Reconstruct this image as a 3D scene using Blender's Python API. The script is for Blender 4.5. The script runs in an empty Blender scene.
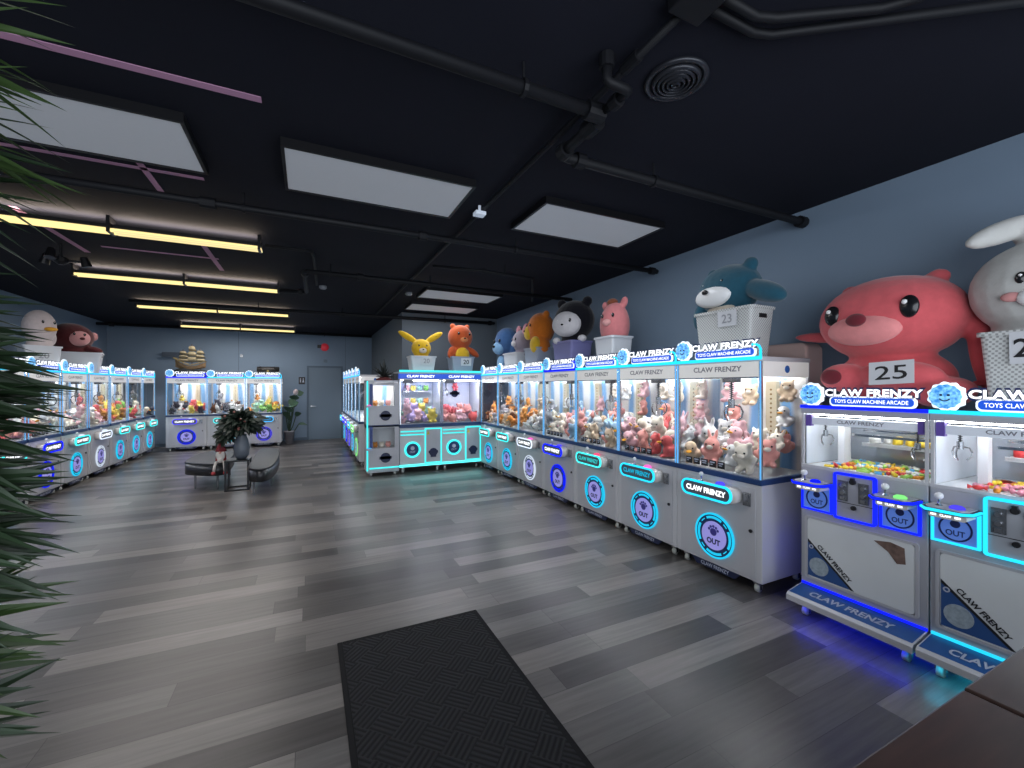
import bpy, bmesh, math, random
from mathutils import Vector, Matrix, Euler
R = random.Random(7)
PI = math.pi
sc = bpy.context.scene
COL = sc.collection

# ------------------------------------------------------------------ materials
MATS = {}
def new_mat(name):
    m = bpy.data.materials.new(name); m.use_nodes = True
    nt = m.node_tree; nt.nodes.clear()
    out = nt.nodes.new('ShaderNodeOutputMaterial')
    return m, nt, out
def pbr(name, col, rough=.5, metal=0., noise=0., nscale=20., bump=0., spec=.5, emit=None, estr=0., sheen=0., alpha=1.):
    if name in MATS: return MATS[name]
    m, nt, out = new_mat(name)
    b = nt.nodes.new('ShaderNodeBsdfPrincipled')
    b.inputs['Base Color'].default_value = (*col, 1)
    b.inputs['Roughness'].default_value = rough
    b.inputs['Metallic'].default_value = metal
    b.inputs['Specular IOR Level'].default_value = spec
    b.inputs['Alpha'].default_value = alpha
    if sheen:
        b.inputs['Sheen Weight'].default_value = sheen
    if emit:
        b.inputs['Emission Color'].default_value = (*emit, 1)
        b.inputs['Emission Strength'].default_value = estr
    if noise or bump:
        tc = nt.nodes.new('ShaderNodeTexCoord'); n = nt.nodes.new('ShaderNodeTexNoise')
        n.inputs['Scale'].default_value = nscale; n.inputs['Detail'].default_value = 4
        nt.links.new(tc.outputs['Object'], n.inputs['Vector'])
        if noise:
            mx = nt.nodes.new('ShaderNodeMix'); mx.data_type = 'RGBA'
            mx.inputs[6].default_value = (*[c*(1-noise) for c in col], 1)
            mx.inputs[7].default_value = (*[min(1, c*(1+noise)) for c in col], 1)
            nt.links.new(n.outputs['Fac'], mx.inputs[0]); nt.links.new(mx.outputs[2], b.inputs['Base Color'])
        if bump:
            bp = nt.nodes.new('ShaderNodeBump'); bp.inputs['Strength'].default_value = bump; bp.inputs['Distance'].default_value = .01
            nt.links.new(n.outputs['Fac'], bp.inputs['Height']); nt.links.new(bp.outputs['Normal'], b.inputs['Normal'])
    nt.links.new(b.outputs[0], out.inputs[0])
    MATS[name] = m
    return m
def emis(name, col, s):
    if name in MATS: return MATS[name]
    m, nt, out = new_mat(name)
    e = nt.nodes.new('ShaderNodeEmission'); e.inputs[0].default_value = (*col, 1); e.inputs[1].default_value = s
    nt.links.new(e.outputs[0], out.inputs[0]); MATS[name] = m
    return m
def glass_mat():
    m, nt, out = new_mat('clear glass')
    t = nt.nodes.new('ShaderNodeBsdfTransparent'); t.inputs[0].default_value = (.95, .97, .98, 1)
    g = nt.nodes.new('ShaderNodeBsdfGlossy'); g.inputs['Roughness'].default_value = .03
    g.inputs[0].default_value = (1, 1, 1, 1)
    f = nt.nodes.new('ShaderNodeFresnel'); f.inputs[0].default_value = 1.3
    mu = nt.nodes.new('ShaderNodeMath'); mu.operation = 'MULTIPLY'; mu.inputs[1].default_value = .7
    mx = nt.nodes.new('ShaderNodeMixShader')
    nt.links.new(f.outputs[0], mu.inputs[0]); nt.links.new(mu.outputs[0], mx.inputs[0])
    nt.links.new(t.outputs[0], mx.inputs[1]); nt.links.new(g.outputs[0], mx.inputs[2])
    nt.links.new(mx.outputs[0], out.inputs[0])
    return m
GLASS = glass_mat()
def plush(name, col):
    return pbr('plush '+name, col, .95, noise=.14, nscale=22, bump=.35, spec=.15, sheen=.3)

SILVER = pbr('silver painted metal', (.56, .56, .585), .38, .1, noise=.05, nscale=3)
SILVER2 = pbr('silver door metal', (.50, .50, .53), .35, .15, noise=.05, nscale=4)
GREY = pbr('grey painted metal', (.43, .435, .47), .4, .15, noise=.05, nscale=4)
CHROME = pbr('chrome', (.65, .67, .7), .18, 1.)
DCHROME = pbr('dark chrome', (.3, .31, .33), .25, .8)
NAVY = pbr('navy band', (.012, .04, .13), .35)
NAVYD = pbr('deep navy panel', (.008, .014, .05), .4)
BLACK = pbr('black plastic', (.012, .012, .014), .45)
BLACKM = pbr('black metal', (.01, .01, .012), .4, .4)
WHITEP = pbr('white plastic', (.75, .76, .78), .35)
OFFW = pbr('off white shell', (.62, .6, .58), .35)
RUBBER = pbr('grey caster wheel', (.5, .51, .47), .4)
BEDW = pbr('white prize bed', (.72, .74, .76), .5)
PURPLE = pbr('purple plastic', (.16, .09, .42), .4)
CREAMCOL = pbr('cream column', (.62, .54, .38), .5)
LAV = pbr('lavender lit disc', (.3, .28, .6), .4, emit=(.35, .33, .85), estr=.45)
BLUEPILL = pbr('blue banner', (.01, .05, .4), .4, emit=(.01, .09, .62), estr=.8)
TXTW = emis('white lit letters', (.95, .98, 1), 1.6)
TXTW2 = pbr('white print', (.42, .45, .55), .5)
INK = pbr('navy ink', (.01, .02, .1), .5)
GHOST = pbr('engraved letters', (.2, .2, .24), .4)
EMBW = pbr('white emblem edge', (.85, .88, .9), .5, emit=(.85, .95, 1), estr=.9)
def emblem_mat():
    m, nt, out = new_mat('fluffy blue emblem print')
    tc = nt.nodes.new('ShaderNodeTexCoord'); n = nt.nodes.new('ShaderNodeTexNoise'); n.inputs['Scale'].default_value = 60
    n.inputs['Detail'].default_value = 5
    nt.links.new(tc.outputs['Object'], n.inputs['Vector'])
    cr = nt.nodes.new('ShaderNodeValToRGB')
    cr.color_ramp.elements[0].position = .35; cr.color_ramp.elements[0].color = (.03, .22, .62, 1)
    cr.color_ramp.elements[1].position = .68; cr.color_ramp.elements[1].color = (.28, .68, .95, 1)
    nt.links.new(n.outputs['Fac'], cr.inputs[0])
    b = nt.nodes.new('ShaderNodeBsdfPrincipled'); b.inputs['Roughness'].default_value = .6
    nt.links.new(cr.outputs[0], b.inputs['Base Color']); nt.links.new(cr.outputs[0], b.inputs['Emission Color'])
    b.inputs['Emission Strength'].default_value = .7
    nt.links.new(b.outputs[0], out.inputs[0]); return m
EMBB = emblem_mat()
LEDC = {'cyan': (.02, .62, .95), 'teal': (.06, .85, .85), 'blue': (.006, .016, 1.), 'white': (.75, .85, 1.), 'sky': (.05, .5, 1.), 'green': (.25, .9, .25), 'pink': (1., .15, .6), 'red': (1., .08, .2), 'violet': (.10, .08, 1.), 'post': (.16, .52, 1.)}
LSTR = {'blue': 1.6, 'violet': 1.3, 'white': 1.3, 'post': 1.0}
def led(c, k=1.): return emis('led %s %.2f' % (c, k), LEDC[c], LSTR.get(c, 1.5)*k)
TUBEL = emis('interior white light', (.98, .97, 1.), 50.)

# ------------------------------------------------------------------ mesh builder
class MB:
    def __init__(s): s.v = []; s.f = []
    def add(s, vs, fs):
        o = len(s.v); s.v += [tuple(p) for p in vs]; s.f += [tuple(i+o for i in f) for f in fs]; return s
    def box(s, x0, x1, y0, y1, z0, z1):
        vs = [(x, y, z) for z in (z0, z1) for y in (y0, y1) for x in (x0, x1)]
        return s.add(vs, [(0, 2, 3, 1), (4, 5, 7, 6), (0, 1, 5, 4), (2, 6, 7, 3), (0, 4, 6, 2), (1, 3, 7, 5)])
    def cyl(s, p0, p1, r0, r1=None, n=14, cap=True):
        r1 = r0 if r1 is None else r1
        p0 = Vector(p0); p1 = Vector(p1); d = (p1-p0).normalized()
        a = d.orthogonal().normalized(); b = d.cross(a)
        vs = []
        for p, r in ((p0, r0), (p1, r1)):
            for i in range(n):
                t = 2*PI*i/n; vs.append(p+a*math.cos(t)*r+b*math.sin(t)*r)
        fs = [(i, (i+1) % n, n+(i+1) % n, n+i) for i in range(n)]
        if cap: fs += [tuple(range(n-1, -1, -1)), tuple(range(n, 2*n))]
        return s.add(vs, fs)
    def ell(s, c, r, nu=16, nv=10, rot=None):
        if isinstance(r, (int, float)): r = (r, r, r)
        M = Euler(rot).to_matrix() if rot else None
        vs = []; fs = []
        for j in range(nv+1):
            ph = PI*j/nv
            for i in range(nu):
                t = 2*PI*i/nu
                p = Vector((r[0]*math.sin(ph)*math.cos(t), r[1]*math.sin(ph)*math.sin(t), r[2]*math.cos(ph)))
                if M: p = M @ p
                vs.append(p+Vector(c))
        for j in range(nv):
            for i in range(nu):
                a, b = j*nu+i, j*nu+(i+1) % nu
                fs.append((a, a+nu, b+nu, b))
        return s.add(vs, fs)
    def lathe(s, prof, c=(0, 0, 0), n=24, cap=True):
        vs = []; fs = []
        for r, z in prof:
            for i in range(n):
                t = 2*PI*i/n; vs.append((c[0]+r*math.cos(t), c[1]+r*math.sin(t), c[2]+z))
        for j in range(len(prof)-1):
            for i in range(n):
                a, b = j*n+i, j*n+(i+1) % n
                fs.append((a, b, b+n, a+n))
        if cap: fs += [tuple(range(n-1, -1, -1)), tuple(range((len(prof)-1)*n, len(prof)*n))]
        return s.add(vs, fs)
    def prism(s, poly, y0, y1):
        """poly in (x,z), extruded along y from y0 (front) to y1"""
        n = len(poly)
        vs = [(x, y0, z) for x, z in poly]+[(x, y1, z) for x, z in poly]
        return s.add(vs, [tuple(range(n)), tuple(range(2*n-1, n-1, -1))]+[(i, n+i, n+(i+1) % n, (i+1) % n) for i in range(n)])
    def slab(s, poly, z0, z1):
        n = len(poly)
        vs = [(x, y, z0) for x, y in poly]+[(x, y, z1) for x, y in poly]
        return s.add(vs, [tuple(range(n-1, -1, -1)), tuple(range(n, 2*n))]+[(i, (i+1) % n, n+(i+1) % n, n+i) for i in range(n)])
    def arc(s, cx, cz, r0, r1, a0, a1, y0, y1, n=18):
        """annular sector in xz, extruded in y"""
        vs = []; fs = []
        for i in range(n+1):
            t = a0+(a1-a0)*i/n; c, q = math.cos(t), math.sin(t)
            vs += [(cx+r0*c, y0, cz+r0*q), (cx+r1*c, y0, cz+r1*q), (cx+r1*c, y1, cz+r1*q), (cx+r0*c, y1, cz+r0*q)]
        for i in range(n):
            o = i*4
            for k in range(4): fs.append((o+k, o+(k+1) % 4, o+4+(k+1) % 4, o+4+k))
        if abs(a1-a0) < 2*PI-.01: fs += [(0, 1, 2, 3), (n*4+3, n*4+2, n*4+1, n*4)]
        return s.add(vs, fs)
    def disc(s, cx, cz, r, y0, y1, n=32): return s.prism([(cx+r*math.cos(2*PI*i/n), cz+r*math.sin(2*PI*i/n)) for i in range(n)], y0, y1)
    def tube(s, pts, r, n=8, closed=False, taper=None):
        pts = [Vector(p) for p in pts]; m = len(pts); vs = []; fs = []
        prev = None
        for i in range(m):
            if closed: t = (pts[(i+1) % m]-pts[i-1])
            else: t = pts[min(i+1, m-1)]-pts[max(i-1, 0)]
            t.normalize()
            if prev is None: a = t.orthogonal().normalized()
            else:
                a = prev-t*prev.dot(t)
                a = a.normalized() if a.length > 1e-5 else t.orthogonal().normalized()
            prev = a; b = t.cross(a)
            rr = r if taper is None else r*(1+(taper-1)*i/(m-1))
            for k in range(n):
                q = 2*PI*k/n; vs.append(pts[i]+(a*math.cos(q)+b*math.sin(q))*rr)
        for i in range(m if closed else m-1):
            j = (i+1) % m
            for k in range(n): fs.append((i*n+k, i*n+(k+1) % n, j*n+(k+1) % n, j*n+k))
        if not closed: fs += [tuple(range(n-1, -1, -1)), tuple(range((m-1)*n, m*n))]
        return s.add(vs, fs)
    def ribbon(s, poly, w, y0, y1):
        """closed outline of (x,z) points as a flat strip of width w (inward), extruded in y"""
        n = len(poly); cx = sum(p[0] for p in poly)/n; cz = sum(p[1] for p in poly)/n
        inn = []
        for i in range(n):
            a = Vector(poly[i-1]); b = Vector(poly[i]); c = Vector(poly[(i+1) % n])
            d1 = (b-a).normalized(); d2 = (c-b).normalized()
            nn = Vector((-d1.y-d2.y, d1.x+d2.x)); nn.normalize()
            k = max(.35, nn.dot(Vector((-d1.y, d1.x))))
            q = b+nn*w/k
            inn.append((q.x, q.y))
        vs = []
        for p, q in zip(poly, inn): vs += [(p[0], y0, p[1]), (q[0], y0, q[1]), (q[0], y1, q[1]), (p[0], y1, p[1])]
        fs = []
        for i in range(n):
            j = (i+1) % n
            for k in range(4): fs.append((i*4+k, j*4+k, j*4+(k+1) % 4, i*4+(k+1) % 4))
        return s.add(vs, fs)
    def mesh(s, name, smooth=False):
        me = bpy.data.meshes.new(name); me.from_pydata(s.v, [], s.f); me.update()
        bm = bmesh.new(); bm.from_mesh(me); bmesh.ops.recalc_face_normals(bm, faces=bm.faces); bm.to_mesh(me); bm.free()
        if smooth:
            me.shade_smooth() if smooth is True else me.shade_auto_smooth(angle=smooth) if hasattr(me, 'shade_auto_smooth') else me.shade_smooth()
        return me
def rrect(x0, x1, z0, z1, r, n=5):
    p = []
    for cx, cz, a in ((x1-r, z0+r, -PI/2), (x1-r, z1-r, 0), (x0+r, z1-r, PI/2), (x0+r, z0+r, PI)):
        for i in range(n+1):
            t = a+PI/2*i/n; p.append((cx+r*math.cos(t), cz+r*math.sin(t)))
    return p
def catmull(pts, k=6):
    n = len(pts); out = []
    for i in range(n):
        p0, p1, p2, p3 = (Vector(pts[(i+j-1) % n]) for j in range(4))
        for t in range(k):
            u = t/k
            q = .5*((2*p1)+(-p0+p2)*u+(2*p0-5*p1+4*p2-p3)*u*u+(-p0+3*p1-3*p2+p3)*u**3)
            out.append(tuple(q))
    return out

CACHE = {}
def link(name, me, mat, parent=None, bevel=0.):
    o = bpy.data.objects.new(name, me); COL.objects.link(o)
    if mat:
        if not len(me.materials): me.materials.append(mat)
        if me.materials[0] != mat:
            o.material_slots[0].link = 'OBJECT'; o.material_slots[0].material = mat
    if parent: o.parent = parent
    if bevel:
        b = o.modifiers.new('bevel', 'BEVEL'); b.width = bevel; b.segments = 2; b.limit_method = 'ANGLE'
    return o
def part(name, key, fn, mat, parent=None, smooth=False, bevel=0.):
    """fn(mb) fills the builder the first time; later objects share the mesh"""
    if key not in CACHE or key is None:
        r = fn(MB())
        me = r.mesh(name, smooth) if isinstance(r, MB) else r
        if key: CACHE[key] = me
    else: me = CACHE[key]
    return link(name, me, mat, parent, bevel)
def text_mesh(s, w=None, h=None, x=0, z=0, y=0, bold=.02, ext=.0, shear=0., align='CENTER', spacing=1.):
    """flat lettering facing -y, fitted to a w x h box centred at x,z"""
    key = ('txtraw', s, bold, shear, spacing)
    if key not in CACHE:
        cu = bpy.data.curves.new('lettering', 'FONT'); cu.body = s; cu.size = 1; cu.offset = bold; cu.shear = shear
        cu.resolution_u = 3; cu.space_character = spacing
        o = bpy.data.objects.new('lettering', cu); COL.objects.link(o)
        bpy.context.view_layer.update()
        me = bpy.data.meshes.new_from_object(o.evaluated_get(bpy.context.evaluated_depsgraph_get()))
        CACHE[key] = ([tuple(v.co) for v in me.vertices], [tuple(p.vertices) for p in me.polygons])
        bpy.data.objects.remove(o); bpy.data.curves.remove(cu); bpy.data.meshes.remove(me)
    vs, fs = CACHE[key]
    x0, x1 = min(v[0] for v in vs), max(v[0] for v in vs); y0, y1 = min(v[1] for v in vs), max(v[1] for v in vs)
    kx = w/(x1-x0) if w else h/(y1-y0); kz = h/(y1-y0) if h else kx
    me = MB(); me.add([(x+(v[0]-(x0+x1)/2)*kx, y, z+(v[1]-(y0+y1)/2)*kz) for v in vs], fs)
    m = bpy.data.meshes.new('lettering'); m.from_pydata(me.v, [], me.f); m.update()
    return m
def blob(key, ells, voxel):
    """one continuous soft body grown from ellipsoids"""
    if key in CACHE: return CACHE[key]
    mb = MB()
    for e in ells: mb.ell(e[0], e[1], 20, 14, e[2] if len(e) > 2 else None)
    o = bpy.data.objects.new('soft_body', mb.mesh('soft_body')); COL.objects.link(o)
    m = o.modifiers.new('r', 'REMESH'); m.mode = 'VOXEL'; m.voxel_size = voxel
    s = o.modifiers.new('s', 'SMOOTH'); s.iterations = 3; s.factor = .5
    bpy.context.view_layer.update()
    me = bpy.data.meshes.new_from_object(o.evaluated_get(bpy.context.evaluated_depsgraph_get()))
    me.shade_smooth(); bpy.data.objects.remove(o)
    me.name = 'soft_body'; CACHE[key] = me
    return me
def thing(name, label, cat, loc=(0, 0, 0), rz=0., group=None):
    o = bpy.data.objects.new(name, None); COL.objects.link(o); o.empty_display_size = .1
    o.location = loc; o.rotation_euler = (0, 0, rz)
    return tag(o, label, cat, group)
def tag(o, label, cat, group=None):
    o['label'] = label; o['category'] = cat
    if group: o['group'] = group
    return o
def struct(o):
    o['kind'] = 'structure'; return o
# ------------------------------------------------------------------ the crane machine
W, D = .781, .58
def sign(t, k, x0, z0, w, h, lc, wide=False):
    """emblem, lettering and banner standing on the top front edge; k = cache key"""
    er = h*.5; ex = x0+er*.92; ez = z0+er*.97
    n = 44
    sc_ = [(ex+er*(1+.06*math.cos(11*2*PI*i/n))*math.cos(2*PI*i/n), ez+er*(1+.06*math.cos(11*2*PI*i/n))*math.sin(2*PI*i/n)) for i in range(n)]
    e = part('emblem', k+'emb', lambda m: m.prism(sc_, -.004, .018), EMBW, t)
    n2 = 40
    ball = [(ex-er*.04+er*.85*(1+.04*math.cos(13*2*PI*i/n2))*math.cos(2*PI*i/n2), ez+er*.85*(1+.04*math.cos(13*2*PI*i/n2))*math.sin(2*PI*i/n2)) for i in range(n2)]
    part('emblem_print', k+'embb', lambda m: m.prism(ball, -.012, -.004), EMBB, e)
    def face(m):
        for sx in (-1, 1): m.disc(ex-er*.04+sx*er*.2, ez+er*.1, er*.08, -.016, -.012, 10)
        m.arc(ex-er*.04, ez-er*.02, er*.26, er*.33, PI*1.15, PI*1.85, -.016, -.012, 8); return m
    part('emblem_ink', k+'embf', face, INK, e)
    tx0, tx1 = x0+2*er*1.02, x0+w
    bd = part('sign_board', k+'sbd', lambda m: m.prism(rrect(tx0+.025, tx1-.04, z0+.0, z0+h*.42, h*.16), .0, .014), EMBW, t)
    part('sign_banner', k+'ban', lambda m: m.prism(rrect(tx0+.035, tx1-.05, z0+h*.06, z0+h*.37, h*.13), -.006, .0), BLUEPILL, bd)
    part('banner_lettering', k+'banl', lambda m: text_mesh('TOYS CLAW MACHINE ARCADE', (tx1-tx0)-.13, h*.15, (tx0+tx1)/2-.008, z0+h*.215, -.0075, .012), TXTW, bd)
    tw, th = (tx1-tx0)*.98, h*.31
    tb = part('title_backing', k+'tib', lambda m: text_mesh('CLAW FRENZY', tw+.02, th+.022, (tx0+tx1)/2-.004, z0+h*.57, .0, .085, spacing=1.06), INK, t)
    part('title_lettering', k+'til', lambda m: text_mesh('CLAW FRENZY', tw, th, (tx0+tx1)/2-.004, z0+h*.57, -.008, .042, spacing=1.06), TXTW, tb)

def caster(t, x, y, z=.09):
    c = part('caster', 'cast%.2f' % z, lambda m: m.cyl((0, 0, z-.022), (0, 0, z), .018).box(-.024, .024, -.022, .022, z-.03, z-.018).box(-.022, -.017, -.012, .012, .02, z-.02).box(.017, .022, -.012, .012, .02, z-.02), CHROME, t)
    c.location = (x, y, 0)
    part('wheel', 'castw%.2f' % z, lambda m: m.cyl((-.013, 0, .031), (.013, 0, .031), .031, n=18), RUBBER, c, smooth=.6)
    return c

def back_mat():
    m, nt, out = new_mat('printed interior backdrop')
    tc = nt.nodes.new('ShaderNodeTexCoord'); sp = nt.nodes.new('ShaderNodeSeparateXYZ'); nt.links.new(tc.outputs['Object'], sp.inputs[0])
    n = nt.nodes.new('ShaderNodeTexNoise'); n.inputs['Scale'].default_value = 5; nt.links.new(tc.outputs['Object'], n.inputs['Vector'])
    w = nt.nodes.new('ShaderNodeTexWave'); w.inputs['Scale'].default_value = 1.1; w.inputs['Distortion'].default_value = 4; w.inputs['Detail'].default_value = 1
    nt.links.new(tc.outputs['Object'], w.inputs['Vector'])
    cr = nt.nodes.new('ShaderNodeValToRGB'); cr.color_ramp.elements[0].color = (.20, .42, .72, 1); cr.color_ramp.elements[0].position = .08
    cr.color_ramp.elements[1].color = (.80, .78, .75, 1); cr.color_ramp.elements[1].position = .5
    nt.links.new(w.outputs['Fac'], cr.inputs[0])
    b = nt.nodes.new('ShaderNodeBsdfPrincipled'); b.inputs['Roughness'].default_value = .45
    nt.links.new(cr.outputs[0], b.inputs['Base Color']); nt.links.new(b.outputs[0], out.inputs[0]); return m
BACKP = back_mat()
WHITEBACK = pbr('white interior back', (.68, .72, .78), .4)

def claw(t, x, y, ztop, zc, k=1.):
    g = part('claw_carriage', 'ccar%.2f%.2f%.2f' % (x, zc, k), lambda m: m.box(x-.05*k, x+.05*k, y-.05*k, y+.05*k, ztop-.05*k, ztop).cyl((x, y, ztop-.05*k), (x, y, zc), .007*k, n=8), BLACKM, t)
    def f(m):
        m.cyl((x, y, zc-.045*k), (x, y, zc+.03*k), .026*k, n=12)
        for i in range(3):
            a = i*2*PI/3+.5; c, s = math.cos(a), math.sin(a)
            m.tube([(x+c*r_*k, y+s*r_*k, zc+z_*k) for r_, z_ in ((.02, -.02), (.065, -.03), (.085, -.075), (.075, -.12), (.045, -.15))], .007*k, 6)
        return m
    part('claw', 'claw%.2f%.2f%.2f' % (x, zc, k), f, DCHROME, g)
    def coil(m):
        return m.tube([(x+.016*k*math.cos(i*.9), y+.016*k*math.sin(i*.9), ztop-.05*k+(zc-ztop+.08*k)*i/60) for i in range(61)], .003*k, 5)
    part('cable_coil', 'ccoil%.2f%.2f%.2f' % (x, zc, k), coil, BLACK, g)

def crane(label, loc, rz, c_top, c_ctl, c_port, c_btn='pink', lit=True, group=None, stickers=True, cx=.32, cy=.3):
    t = thing('crane_machine', label, 'arcade machine', loc, rz, group)
    cab = part('cabinet', 'cab', lambda m: m.box(0, W, 0, D, .09, .80), SILVER, t, bevel=.006)
    dr = part('door', 'cdoor', lambda m: m.box(.05, .735, -.007, 0, .112, .772), SILVER2, t, bevel=.003)
    part('lock', 'clock', lambda m: m.cyl((.70, -.016, .455), (.70, -.006, .455), .013), BLACK, dr)
    part('coin_slot', 'cslot', lambda m: m.box(.642, .70, -.016, -.004, .632, .73).box(.655, .687, -.024, -.014, .69, .715).box(.655, .687, -.024, -.014, .648, .668), DCHROME, dr)
    part('counter_band', 'cband', lambda m: m.box(-.002, W+.002, -.014, D, .80, .842), NAVY, t, bevel=.004)
    sk = part('kick_plate', 'ckick', lambda m: m.prism([(.17, .092), (.215, .045), (.565, .045), (.61, .092)], -.006, .012), NAVYD, t)
    part('kick_lettering', 'ckickl', lambda m: text_mesh('CLAW FRENZY', .26, .03, .39, .071, -.0075, .02), TXTW2, sk)
    for x in (.07, W-.07):
        for y in (.06, D-.06): caster(t, x, y)
    # prize port
    px, pz = .392, .325
    pp = part('prize_port', 'cport', lambda m: m.disc(px, pz, .168, -.016, -.006), NAVY, t)
    part('port_ring', 'cportr', lambda m: m.arc(px, pz, .164, .178, 0, 2*PI, -.022, -.008, 48), led(c_port, .65), pp)
    def segs(m):
        for a in range(4): m.arc(px, pz, .134, .153, a*PI/2+.30+PI/4, a*PI/2+PI/2-.30+PI/4, -.02, -.016, 10)
        for a in range(4): m.arc(px, pz, .140, .147, a*PI/2-.13+PI/4, a*PI/2+.13+PI/4, -.02, -.016, 6)
        return m
    part('port_segment_light', 'cports', segs, led(c_port, .6), pp)
    part('port_flap', 'cportf', lambda m: m.disc(px, pz, .112, -.022, -.016), LAV, pp)
    part('port_lettering', 'cportl', lambda m: text_mesh('OUT', .125, .046, px, pz-.045, -.0235, .045), INK, pp)
    def paw(m):
        m.disc(px, pz+.03, .03, -.0245, -.0225, 16)
        for i in range(5): m.disc(px+.042*math.cos(PI*(.1+.2*i)), pz+.036+.038*math.sin(PI*(.1+.2*i)), .011, -.0245, -.0225, 10)
        return m
    part('port_emblem', 'cportp', paw, pbr('violet ink', (.06, .05, .3), .5), pp)
    # control console
    co = part('control_console', 'ccon', lambda m: m.prism(rrect(.15, .635, .632, .748, .05), -.085, -.004), OFFW, t, smooth=.7)
    part('console_face', 'cconf', lambda m: m.prism(rrect(.145, .60, .634, .748, .055), -.092, -.085), pbr('console face grey', (.09, .1, .12), .4), co)
    part('console_light', 'cconl', lambda m: m.ribbon(rrect(.137, .608, .626, .756, .063, 7), .015, -.1, -.084), led(c_ctl), co)
    part('console_lettering', 'cconx', lambda m: text_mesh('CLAW FRENZY', .37, .045, .372, .691, -.094, .045), TXTW if lit else led(c_ctl, .45), co)
    js = part('joystick', 'cjoy', lambda m: m.cyl((.30, -.05, .745), (.30, -.05, .80), .006, n=8).lathe([(.02, 0), (.014, .008), (.006, .014)], (.30, -.05, .745), 14), CHROME, co)
    part('joystick_ball', 'cjoyb', lambda m: m.ell((.30, -.05, .806), .017, 14, 8), WHITEP, js, smooth=True)
    part('button', 'cbtn', lambda m: m.lathe([(.036, 0), (.036, .012), (.026, .026), (.008, .03)], (.47, -.045, .745), 18), led(c_btn, .8), co, smooth=.7)
    # glass house
    for x in (.006, W-.024):
        for y in (.0, D-.018):
            p = part('corner_post', 'cpost%.3f%.2f' % (x, y), lambda m: m.box(x, x+.018, y, y+.018, .842, 1.70), CHROME if y == 0 else SILVER, t)
            if y == 0:
                xo = x-.002 if x < .1 else x+.008
                part('post_light', 'cpl%.3f' % x, lambda m: m.box(xo, xo+.01, -.005, .0, .842, 1.70), led('post'), p)
    part('top_cover', 'ctop', lambda m: m.box(0, W, .0, D, 1.70, 1.735), SILVER, t, bevel=.004)
    part('top_light', 'ctopl', lambda m: m.box(0, W, -.008, .0, 1.712, 1.738), led(c_top), t)
    hd = part('header_panel', 'chead', lambda m: m.box(.024, W-.024, .001, .012, 1.585, 1.70).box(W-.008, W-.001, .02, D-.02, 1.585, 1.70).box(.001, .008, .02, D-.02, 1.585, 1.70), pbr('brushed header', (.62, .62, .62), .35, .2, noise=.08, nscale=6, emit=(1, .97, .92), estr=.26), t)  # slight emission stands in for light falling on the panel, no lamp
    part('header_lettering', 'cheadl', lambda m: text_mesh('CLAW FRENZY', .44, .042, .40, 1.652, -.0005, .02), GHOST, hd)
    part('header_emblem', 'cheade', lambda m: m.cyl((W-.001, D/2, 1.645), (W+.002, D/2, 1.645), .028, n=16), pbr('blue emblem spot', (.03, .12, .4), .5), hd)
    part('trim_strip', 'ctrim', lambda m: m.box(.024, W-.024, -.002, .004, 1.578, 1.588), DCHROME, t)
    part('front_glass', 'cglf', lambda m: m.add([(.02, .006, .842), (W-.02, .006, .842), (W-.02, .006, 1.585), (.02, .006, 1.585)], [(0, 1, 2, 3)]), GLASS, t)
    part('side_glass', 'cgl1', lambda m: m.add([(W-.008, .02, .842), (W-.008, D-.02, .842), (W-.008, D-.02, 1.585), (W-.008, .02, 1.585)], [(0, 1, 2, 3)]), GLASS, t)
    part('side_glass', 'cgl0', lambda m: m.add([(.008, .02, .842), (.008, D-.02, .842), (.008, D-.02, 1.585), (.008, .02, 1.585)], [(0, 3, 2, 1)]), GLASS, t)
    part('back_panel', 'cback', lambda m: m.box(.02, W-.02, D-.012, D-.004, .842, 1.70), BACKP, t)
    part('prize_bed', 'cbed', lambda m: m.box(.015, W-.015, .015, D-.015, .842, .85), BEDW, t)
    col = part('gauge_column', 'cgau', lambda m: m.box(.46, .55, D-.055, D-.012, .85, 1.56), CREAMCOL, t)
    def dots(m):
        for i in range(16): m.disc(.505, .92+i*.038, .009, D-.058, D-.055, 8)
        return m
    part('gauge_marking', 'cgaud', dots, pbr('brown print', (.25, .16, .06), .6), col)
    part('gantry_rail', 'crail', lambda m: m.box(.02, W-.02, .27, .33, 1.60, 1.63).box(.05, .08, .03, D-.03, 1.63, 1.66).box(W-.08, W-.05, .03, D-.03, 1.63, 1.66), CHROME, t)
    claw(t, cx, cy, 1.60, 1.38)
    part('interior_light', 'clit', lambda m: m.box(.05, W-.05, .05, .09, 1.672, 1.692).box(.05, W-.05, D-.1, D-.07, 1.68, 1.692), TUBEL, t)
    if stickers:
        for i in range(5):
            s = part('sticker', 'cstk', lambda m: m.box(0, .062, .001, .004, .866, .92), BLACK, t); s.location = (.10+i*.078, 0, 0)
            part('sticker_print', 'cstkp%d' % (i % 3), lambda m: m.box(.008, .05, -.001, .001, .90, .91).box(.012, .03+.01*(i % 3), -.001, .001, .885, .891), TXTW2, s)
    sign(t, 'c', -.005, 1.737, .775, .17, c_top)
    part('sign_light', 'csl', lambda m: m.tube([(W-.01, -.002, 1.735), (W-.01, -.002, 1.785), (W-.022, -.002, 1.812), (W-.05, -.002, 1.825), (W-.075, -.002, 1.825)], .009, 8), led(c_top), t, smooth=True)
    return t

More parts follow.
